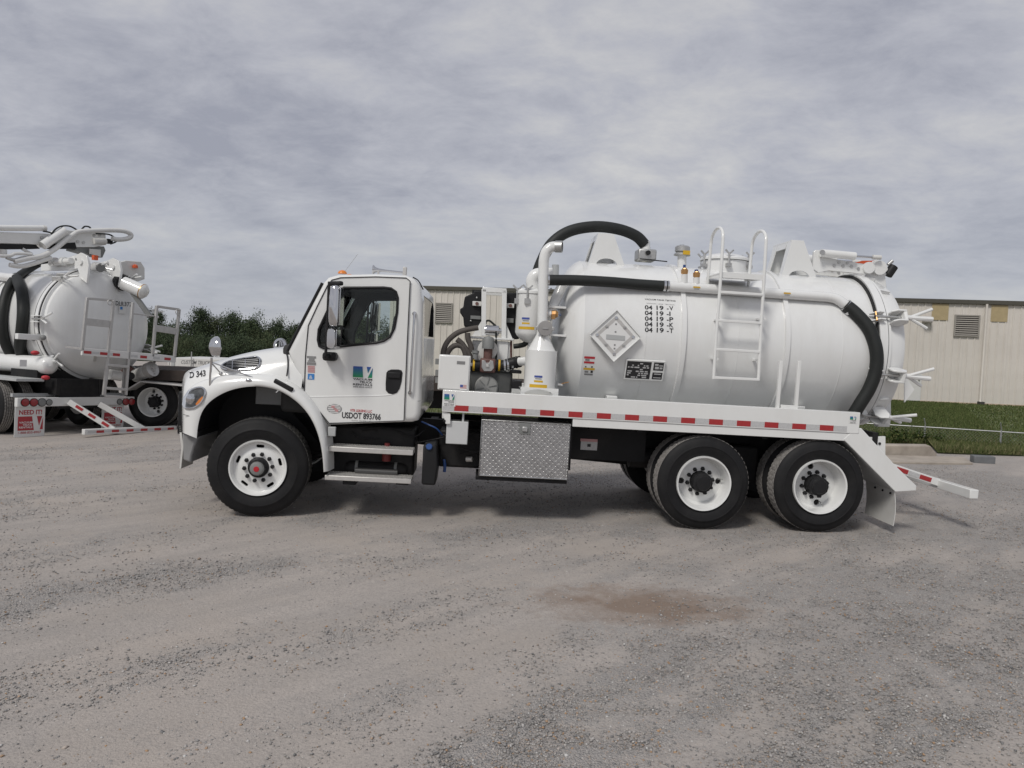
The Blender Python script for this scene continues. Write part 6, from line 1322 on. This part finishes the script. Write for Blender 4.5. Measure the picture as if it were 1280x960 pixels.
for yy_ in (1.9, 3.6): MB().lathe([(yy_, R2_-.01), (yy_, R2_+.03), (yy_+.06, R2_+.03), (yy_+.06, R2_-.01)], (xc2, yr, zc2), (0, 1, 0), 96).build('stiffener_ring', TANKW, tk2)
def clamp2(an):
    rd = V((math.cos(an), 0, math.sin(an))); tg = V((-math.sin(an), 0, math.cos(an))); o = V((xc2, yr, zc2))+rd*(R2_+.05); cl = empty('door_clamp', lt)
    b = MB()
    for s_ in (-.06, .05): b.prism([o+tg*s_+V((0, .22, 0)), o+tg*s_+V((0, .12, 0))+rd*.09, o+tg*s_+V((0, -.12, 0))+rd*.08, o+tg*s_+V((0, -.12, 0))-rd*.03, o+tg*s_+V((0, .1, 0))-rd*.04], tg*.014)
    b.build('clamp_yoke', WHITE, cl); h0 = o+V((0, -.13, 0))+rd*.04; MB().cyl(o+V((0, .15, 0))+rd*.04, h0, .016, 8).build('clamp_screw', STEEL, cl)
    for (dy, dr, dt) in ((-.26, .04, .09), (-.22, .08, -.04), (-.22, -.06, -.12)): MB().cyl(h0, h0+V((0, dy, 0))+rd*dr+tg*dt, .02, 8).build('clamp_handle', WHITE, cl)
for an in (178, 218, 132, 95, 60, 20, -20, -50): clamp2(R(an))
# big side lugs: hinge arms at the top of the gate
for s_ in (-1, 1):
    hx = xc2+s_*.32-.12; ht = zc2+R2_; hg = empty('tailgate_hinge', lt)
    f2 = lambda y, z, x=hx: V((x, yr+y, ht+z))
    MB().prism([f2(-.30, -.28), f2(-.34, .06), f2(-.26, .24), (f2(-.08, .30)), f2(.05, .26), f2(.9, .12), f2(1.2, .10), f2(1.2, -.03), f2(.3, -.03), f2(.0, .0), f2(-.12, -.2)], (.05, 0, 0)).build('hinge_plate', WHITE, hg, bevel=.006)
    MB().cyl(f2(.75, .10)+V((-.06, 0, 0)), f2(.1, .14)+V((-.06, 0, 0)), .06, 14).build('hinge_ram', WHITE, hg); MB().lathe([(0, .05), (.03, .05), (.03, 0)], f2(-.12, .12), (-1, 0, 0), 16).build('hinge_boss', WHITE, hg)
    for k in range(5): MB().lathe([(0, .022), (.014, .022), (.014, 0)], f2(.05+.2*k, .18-.02*k), (-1, 0, 0), 8).build('bolt', STEEL, hg)
    for y in (.30, .62): MB().lathe([(-.02, .085), (.08, .085)], f2(y, .13)+V((-.06, 0, 0)), (0, 1, 0), 14).build('ram_collar', WHITE, hg)
# outlet pipe with cap on the upper right of the gate
o0 = Q(155, 354, .05); o1 = Q(178, 364, -.30); MB().cyl(Q(150, 352, .2), o0, .155, 24).build('outlet_ring', BLACK, lt)
MB().tube(spl([o0, o0.lerp(o1, .5), o1], 4), .135, 24).build('outlet_pipe', WHITE, lt); MB().lathe([(0, .145), (.03, .15), (.05, .13), (.08, .10), (.1, 0)], o1, (o1-o0), 24).build('outlet_cap', WHITE, lt); MB().lathe([(0, .152), (.018, .152)], o1, (o1-o0), 24).build('cap_band', BRASS, lt)
MB().bar(Q(166, 366, -.1), Q(188, 396, -.35), .14, .09).build('outlet_chute', PUMP, lt, bevel=.01)
# beacons, tags on top
MB().lathe([(0, .05), (.05, .05), (.07, .02), (.07, 0)], Q(169, 335, .2), (0, 0, 1), 12).build('marker_beacon', ORANGE, lt); MB().box(Q(117, 322, .3).x, Q(122, 322, .3).x, .28, .36, Q(119, 325, .3).z, Q(119, 319, .3).z).build('marker_beacon', ORANGE, lt)
MB().prism([Q(u, v, .25) for u, v in ((145, 329), (158, 325.5), (176, 327), (181, 335), (181, 349), (172, 352), (160, 345), (147, 340))], (0, .05, 0)).build('hinge_cover', WHITE2, lt, bevel=.01)
MB().lathe([(0, .07), (.05, .09), (.06, .085), (.06, 0)], Q(124, 334, .12), (0, -1, -.2), 20).build('work_lamp', PUMP, lt)
# --- rear platform with rails and ladder
yp2 = -.55; pf2 = empty('rear_platform', lt); g2 = lambda u, v, d=0: Q(u, v, yp2+d)
ALU2 = M('dull_aluminium', (.50, .49, .475), .5, .6, var=.08, scale=14)
A, B = g2(102, 437), g2(219, 447)
MB().bar(A+V((0, 0, -.035)), B+V((0, 0, -.035)), .05, .13).build('platform_edge', DULL, pf2, bevel=.005)
pd = MB().prism([A+V((0, .03, 0)), B+V((0, .03, 0)), B+V((0, .5, .02)), A+V((0, .5, .02))], (0, 0, .03)).build('platform_deck', ALU2, pf2)
for k, u in enumerate((107.5, 126, 141, 175, 207)): MB().bar(A.lerp(B, (u-4-102)/117)+V((0, -.028, -.04)), A.lerp(B, (u+4.5-102)/117)+V((0, -.028, -.04)), .004, .05).build('reflector_red', RED, pf2)
for k, u in enumerate((116.5, 133.5, 163, 192)): MB().bar(A.lerp(B, (u-4-102)/117)+V((0, -.0275, -.04)), A.lerp(B, (u+4.5-102)/117)+V((0, -.0275, -.04)), .003, .045).build('reflector_silver', TAPEW, pf2)
def post(t_, b_, r=.026): MB().bar(g2(*t_), g2(*b_), .05, .05, (1, 0, 0)).build('rail_post', ALU2, pf2, bevel=.006)
post((109, 372), (102.5, 438)); post((142, 375), (129.5, 494)); post((166, 378), (157, 494)); post((196, 382), (190.5, 446)); post((224, 386.5), (218, 447))
for (p, q, h_b) in (((109, 373), (142, 375.5), .045), ((106.5, 402), (137, 405), .13), ((196, 383), (224, 387), .05), ((193.5, 410), (221, 414.5), .13), ((165.5, 392), (195.5, 395.5), .025)): MB().bar(g2(*p), g2(*q), .03, h_b).build('rail_bar', ALU2, pf2, bevel=.005)
for (p, q) in (((134, 456), (160, 458.5)), ((132, 485), (158, 487)), ((131, 495), (157, 496.5))): MB().bar(g2(*p), g2(*q), .06, .05).build('ladder_rung', ALU2, pf2, bevel=.005)
for p, q in (((136.5, 448), (131, 493)), ((155.5, 457), (153, 492))): MB().bar(g2(*p, .06), g2(*q, .06), .03, .03, (1, 0, 0)).build('ladder_inner_rail', ALU2, pf2)
for (u, v) in ((136.5, 378), (221, 390)): c = g2(u, v); MB().tube([c+V((.05*math.cos(k*.5236), -.03, .05*math.sin(k*.5236))) for k in range(12)], .008, 5, closed=True).build('rail_ring', ALU2, pf2)
ch2 = MB(); 
for k in range(12): p = g2(164.8-k*.05, 399+k*2.1, -.03); ch2.tube([p+V((.012*math.cos(j*1.047), .0, .02*math.sin(j*1.047))) for j in range(6)], .004, 4, closed=True)
ch2.build('safety_chain', STEEL, pf2)
for u in (120, 195): MB().bar(g2(u, 440, .05), Q(u-2, 452, yr-.05), .05, .05).build('platform_strut', DULL, pf2)
# --- valves below the gate
MB().cyl(Q(170, 470, .1), Q(186, 463, -.3), .13, 20).build('discharge_valve', DULL, lt); MB().cyl(Q(185, 463.5, -.28), Q(191, 461, -.4), .155, 20).build('valve_cap', ALU2, lt)
for k in range(3): MB().bar(Q(189, 458+4*k, -.38), Q(194, 461+3*k, -.45), .03, .03).build('cap_ear', ALU2, lt)
MB().cyl(Q(163, 470, -.1), Q(163.5, 470, -.2), .075, 16).build('pipe_end', BLACK, lt); MB().tube(spl([Q(143, 470, .1), Q(152, 467, -.05), Q(160, 460, -.1), Q(164, 463, -.12)], 4), .06, 14).build('drain_pipe', RUST, lt); MB().cyl(Q(137, 468, -.05), Q(151, 470, -.05), .10, 18).build('drain_valve', DULL, lt)
# --- side pipe with domed end, hose loops on the left side of the tank
sp0, sp1 = Q(-60, 455.5, 3.0), Q(50, 457.5, .15)
xs2 = -.02; zz2 = Q(55, 457, .1).z
MB().lathe([(0, 0), (.02, .08), (.06, .135), (.11, .16), (5.5, .16), (5.5, 0)], (Q(66, 458, .1).x, .1, zz2), (0, 1, 0), 28).build('side_tube', WHITE, lt)
c = Q(29, 454, .1); decal([c+V((-.06, -.0, -.06)), c+V((.06, 0, -.06)), c+V((.06, 0, .06)), c+V((-.06, 0, .06))], PAPER, lt, 'rental_sticker')
for (u, v) in ((44, 441), (57, 472)): MB().ball(Q(u, v, .1), .06, 8, 1.2, 1, .7).build('red_valve', INKR, lt)
# hose loops: lie against the tank's near side
def sideP(u, v, off=.08):
    d_ = G.ray(u, v); D = V((d_.dot(X2), d_.dot(Y2), d_.dot(Z2))); O = G.loc(CAM); r = R2_+off
    ox, oz = O.x-xc2, O.z-zc2; A_2 = D.x**2+D.z**2; B_2 = 2*(ox*D.x+oz*D.z); C_2 = ox**2+oz**2-r*r; dis = B_2*B_2-4*A_2*C_2
    if dis < 0: t = -B_2/(2*A_2)
    else: t = (-B_2-math.sqrt(dis))/(2*A_2)
    return O+D*t
def hose2(lst, r, m_, nm, off=.08): MB().tube(spl([sideP(u, v, off) for u, v in lst], 6), r, 14).build(nm, m_, lt)
hose2([(58, 325), (47, 330), (34, 338), (25, 344), (20, 350)], .075, HOSE, 'top_hose')
hose2([(20, 347), (10, 362), (4, 385), (3, 410), (7, 430), (14, 444)], .09, HOSE, 'loop_hose'); hose2([(20, 347), (27, 364), (29, 388), (27, 414), (25, 432), (28, 446)], .10, HOSE, 'loop_hose')
hose2([(-30, 343), (-5, 345), (12, 347), (20, 347.5)], .085, TANKW, 'side_pipe', .1)
MB().box(Q(38, 423, .3).x-.2, Q(70, 423, .3).x+.02, .32, .42, Q(60, 426, .3).z, Q(60, 419, .3).z).build('gate_latch', WHITE, lt, bevel=.006)
for k in range(5): q = sideP(30+6*k, 419+((k*7) % 5), .06); MB().ball(q, .05, 6).build('fitting', PUMP, lt)
# --- boom on top of the tank
bo = empty('boom', lt); yb2 = .9
k2 = lambda u, v, d=0: Q(u, v, yb2+d)
MB().prism([k2(u, v) for u, v in ((-60, 288), (30, 291), (62, 292), (70, 295), (66, 307), (30, 305), (-60, 303))], (0, .35, 0)).build('boom_beam', WHITE, bo, bevel=.012)
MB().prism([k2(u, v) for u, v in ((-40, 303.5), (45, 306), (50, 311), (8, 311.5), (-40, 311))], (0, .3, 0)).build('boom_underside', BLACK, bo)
MB().cyl(k2(-60, 284.5, -.02), k2(55, 285.3, -.02), .055, 14).build('boom_ram', WHITE, bo); MB().lathe([(0, .06), (.06, .06), (.06, 0)], k2(53, 285.2, -.02), (1, 0, 0), 14).build('ram_gland', WHITE2, bo)
MB().cyl(k2(53, 307, -.08), k2(81, 288, -.08), .085, 16).build('lift_cylinder', WHITE, bo)
MB().prism([k2(u, v) for u, v in ((60, 303), (80, 287), (100, 289), (132, 291), (133, 306), (118, 309), (96, 309), (62, 309))], (0, .4, 0)).build('boom_knuckle', WHITE, bo, bevel=.01); MB().prism([k2(u, v, -.01) for u, v in ((63, 305), (94, 303), (96, 311), (63, 311))], (0, .2, 0)).build('knuckle_shadow_gap', BLACK, bo)  # last piece: black block standing in for the shadow gap under the knuckle
MB().cyl(k2(117, 301.5, -.03), k2(132, 301.8, -.03), .06, 12).build('slew_motor', WHITE2, bo); MB().box(k2(132, 304).x, k2(138, 304).x, yb2-.08, yb2+.05, k2(135, 304.5).z, k2(135, 299).z).build('motor_end', BLACK, bo)
MB().prism([k2(u, v, .05) for u, v in ((94, 307), (130, 308), (132, 313), (128, 322), (112, 318), (94, 313))], (0, .3, 0)).build('boom_turret', PUMP, bo)
MB().prism([k2(u, v, -.02) for u, v in ((112, 311), (126, 312), (126, 321), (112, 317))], (0, .02, 0)).build('turret_plate', WHITE2, bo)
for lst, r, m_ in (([(18, 327), (35, 323), (52, 320), (66, 313), (80, 302), (92, 293), (100, 289.5), (125, 288), (148, 288), (159, 290), (164, 294), (160, 298), (148, 299.5), (140, 298)], .048, DULL), ([(12, 331), (25, 333), (40, 330), (55, 325), (64, 322)], .042, DULL), ([(-20, 319), (10, 320), (20, 317), (40, 318)], .03, DULL), ([(8, 322), (18, 325), (30, 322), (45, 323)], .03, STEEL)):
    MB().tube(spl([k2(u, v, -.12) for u, v in lst], 5), r, 10).build('boom_hose', m_, bo)
for lst in ([(64, 293), (70, 286), (78, 282.5), (88, 283), (97, 288)], [(102, 287), (106, 283), (112, 284), (114, 288)], [(54, 289), (60, 290), (66, 292)], [(120, 292), (136, 293), (144, 298), (145, 302), (138, 305)]): MB().tube(spl([k2(u, v, -.1) for u, v in lst], 5), .016, 6).build('control_hose', HOSE, bo)
for (u, v) in ((52, 297), (97, 302), (104, 303), (117, 294), (124, 294)): MB().lathe([(0, .03), (.02, .03), (.02, 0)], k2(u, v, -.0), (0, -1, 0), 10).build('pin', STEEL, bo)
MB().cyl(k2(4, 312), k2(4, 322), .06, 10).build('boom_rest', DULL, bo); MB().cyl(k2(28, 311), k2(40, 318), .03, 8).build('boom_stay', DULL, bo)
# --- chassis, wheels, side equipment going forward (left, partly out of the frame)
cz = lambda y: gl2(XC2, y)
MB().box(XC2-.45, XC2-.37, .0, 7.5, .75, 1.05).box(XC2+.37, XC2+.45, .0, 7.5, .75, 1.05).box(XC2-.4, XC2+.4, .02, .12, .5, 1.05).box(XC2-.6, XC2+.6, .35, 1.2, .95, zc2-R2_*.85).build('chassis_frame', CHASSIS, lt, bevel=.01)
MB().box(.05, W2_-.05, .25, .32, zb1+.0, zb1+.06).build('flap_hanger', GREYP, lt)
MB().box(.02, .5, .1, 6.5, zc2-R2_*.80-.25, zc2-R2_*.80-.20).build('side_tray', GREYP, lt, bevel=.005)
for s_ in (0, 1):
    for yy_ in (.95, 2.32):
        w0 = copy_tree(wv, lt); x = -.02 if not s_ else W2_+.02; w0.location = (x, yy_, gl2(x, yy_)+.513); w0.rotation_euler = (0, 0, R(-90+90) if False else 0); w0.rotation_euler = (0, R(30), R(-90) if not s_ else R(90))
tag(tk2)
text('B1A', Q(143, 380, .02), V((1, 0, 0)), V((0, 0, 1)), .10, INK, lt, width=.30, bold=.02) if False else None
q0 = Q(144.5, 381.5, yr-.25); text('DLR', q0, V((1, 0, 0)), V((0, 0, 1)), .085, INK, lt, width=.17, bold=.01); q0 = Q(155.5, 382.5, yr-.25); text('377', q0, V((1, 0, 0)), V((0, 0, 1)), .085, INK, lt, width=.16, bold=.01)
c = Q(153, 387, yr-.25); decal([c+V((-.07, 0, -.08)), c+V((.07, 0, -.08)), c+V((.07, 0, .07)), c+V((-.07, 0, .07))], PAPER, lt, 'rental_sticker'); decal([c+V((-.05, -.003, .0)), c+V((.0, -.003, .0)), c+V((.0, -.003, .055)), c+V((-.05, -.003, .055))], INKB, lt, 'sticker_logo')

# ================================================================== dark flatbed trailer behind the hood
YT = 14.9; wq = WF.at(190, 506, YT)
fb_ = empty('flatbed_trailer', loc=(wq.x, YT, 0)); tag(fb_, 'dark flatbed trailer with a white-rimmed wheel, partly hidden behind the hood', 'trailer')
def FT(u, v, y=YT): p = WF.at(u, v, y); return V((p.x-wq.x, y-YT, p.z))
for k, (dx_, y) in enumerate(((0, 0), (1.25, 0), (0, 2.3), (1.25, 2.3))):
    w0 = copy_tree(wv, fb_); w0.location = (dx_, y, .515); w0.rotation_euler = (0, R(20*k), 0 if y == 0 else math.pi)
WOOD = M('dark_weathered_planks', (.045, .034, .028), .85, var=.3, scale=6)
a, b = FT(176, 462), FT(262, 468)
dk = MB().box(-1.2, 7.6, -.05, 2.4, a.z-.14, a.z-.05).build('deck_frame', CHASSIS, fb_, bevel=.008)
for k in range(13): MB().box(-1.2, 7.6, -.04+.187*k, .138+.187*k, a.z-.05, a.z-.01+.004*(k % 3)).build('plank', WOOD, dk)
MB().box(-1.2, 7.6, -.09, -.05, a.z-.20, a.z+.01).build('rub_rail', WOOD, dk)
MB().bar(FT(184, 476, YT-.1), FT(262, 484, YT-.1), .55, .03).bar(FT(184, 476, YT-.1), FT(166, 487, YT-.1), .55, .03).build('mudguard', ALU2, fb_, bevel=.005)
MB().box(-.9, 7.4, .6, .75, .55, a.z-.14).box(-.9, 7.4, 1.6, 1.75, .55, a.z-.14).build('chassis_beam', CHASSIS, fb_)
MB().cyl((0, .3, .515), (0, 2.0, .515), .07, 12).cyl((1.25, .3, .515), (1.25, 2.0, .515), .07, 12).build('axle', CHASSIS, fb_)
# white trailer further back, lettered side board
YW = 24.0; wq2 = WF.at(212, 452, YW)
wt = empty('lettered_trailer', loc=(wq2.x, YW, 0)); tag(wt, 'white trailer with a lettered side board seen above the flatbed deck', 'trailer')
zt_, zl_ = WF.at(212, 447, YW).z, WF.at(212, 457.5, YW).z
bb = MB().box(0, 7.5, 0, 2.3, zl_, zt_).build('side_board', WHITE2, wt, bevel=.01)
MB().box(.06, .17, -.02, 0, zl_-.02, zt_).build('board_post', GREYP, wt); MB().box(-.06, -.01, -.01, 2.3, zl_+.03, zt_-.02).build('end_board', WHITE2, wt)
MB().cyl((WF.at(240, 445, YW).x-wq2.x, -.06, zl_-.05), (WF.at(240.5, 440, YW).x-wq2.x, -.06, zt_+.22), .018, 8).build('stake', STEEL, wt)
text('CUSTOM TRUCK', V((WF.at(226.5, 456, YW).x-wq2.x, -.006, zl_+.09)), V((1, 0, 0)), V((0, 0, 1)), .12, INKG, wt, width=.95, bold=.01, shear=.3)
MB().box(.2, 7.3, .3, 2.0, zl_-.28, zl_-.003).build('bed_frame', CHASSIS, wt, bevel=.01)
for x in (4.6, 5.8):
    for y in (0.05, 2.25):
        w0 = copy_tree(wv, wt); w0.location = (x, y, .513); w0.rotation_euler = (0, 0, 0 if y < 1 else math.pi)
MB().box(.5, .62, .4, .5, 0, zl_-.28).box(.5, .62, 1.8, 1.9, 0, zl_-.28).build('landing_leg', CHASSIS, wt)
make_texts()
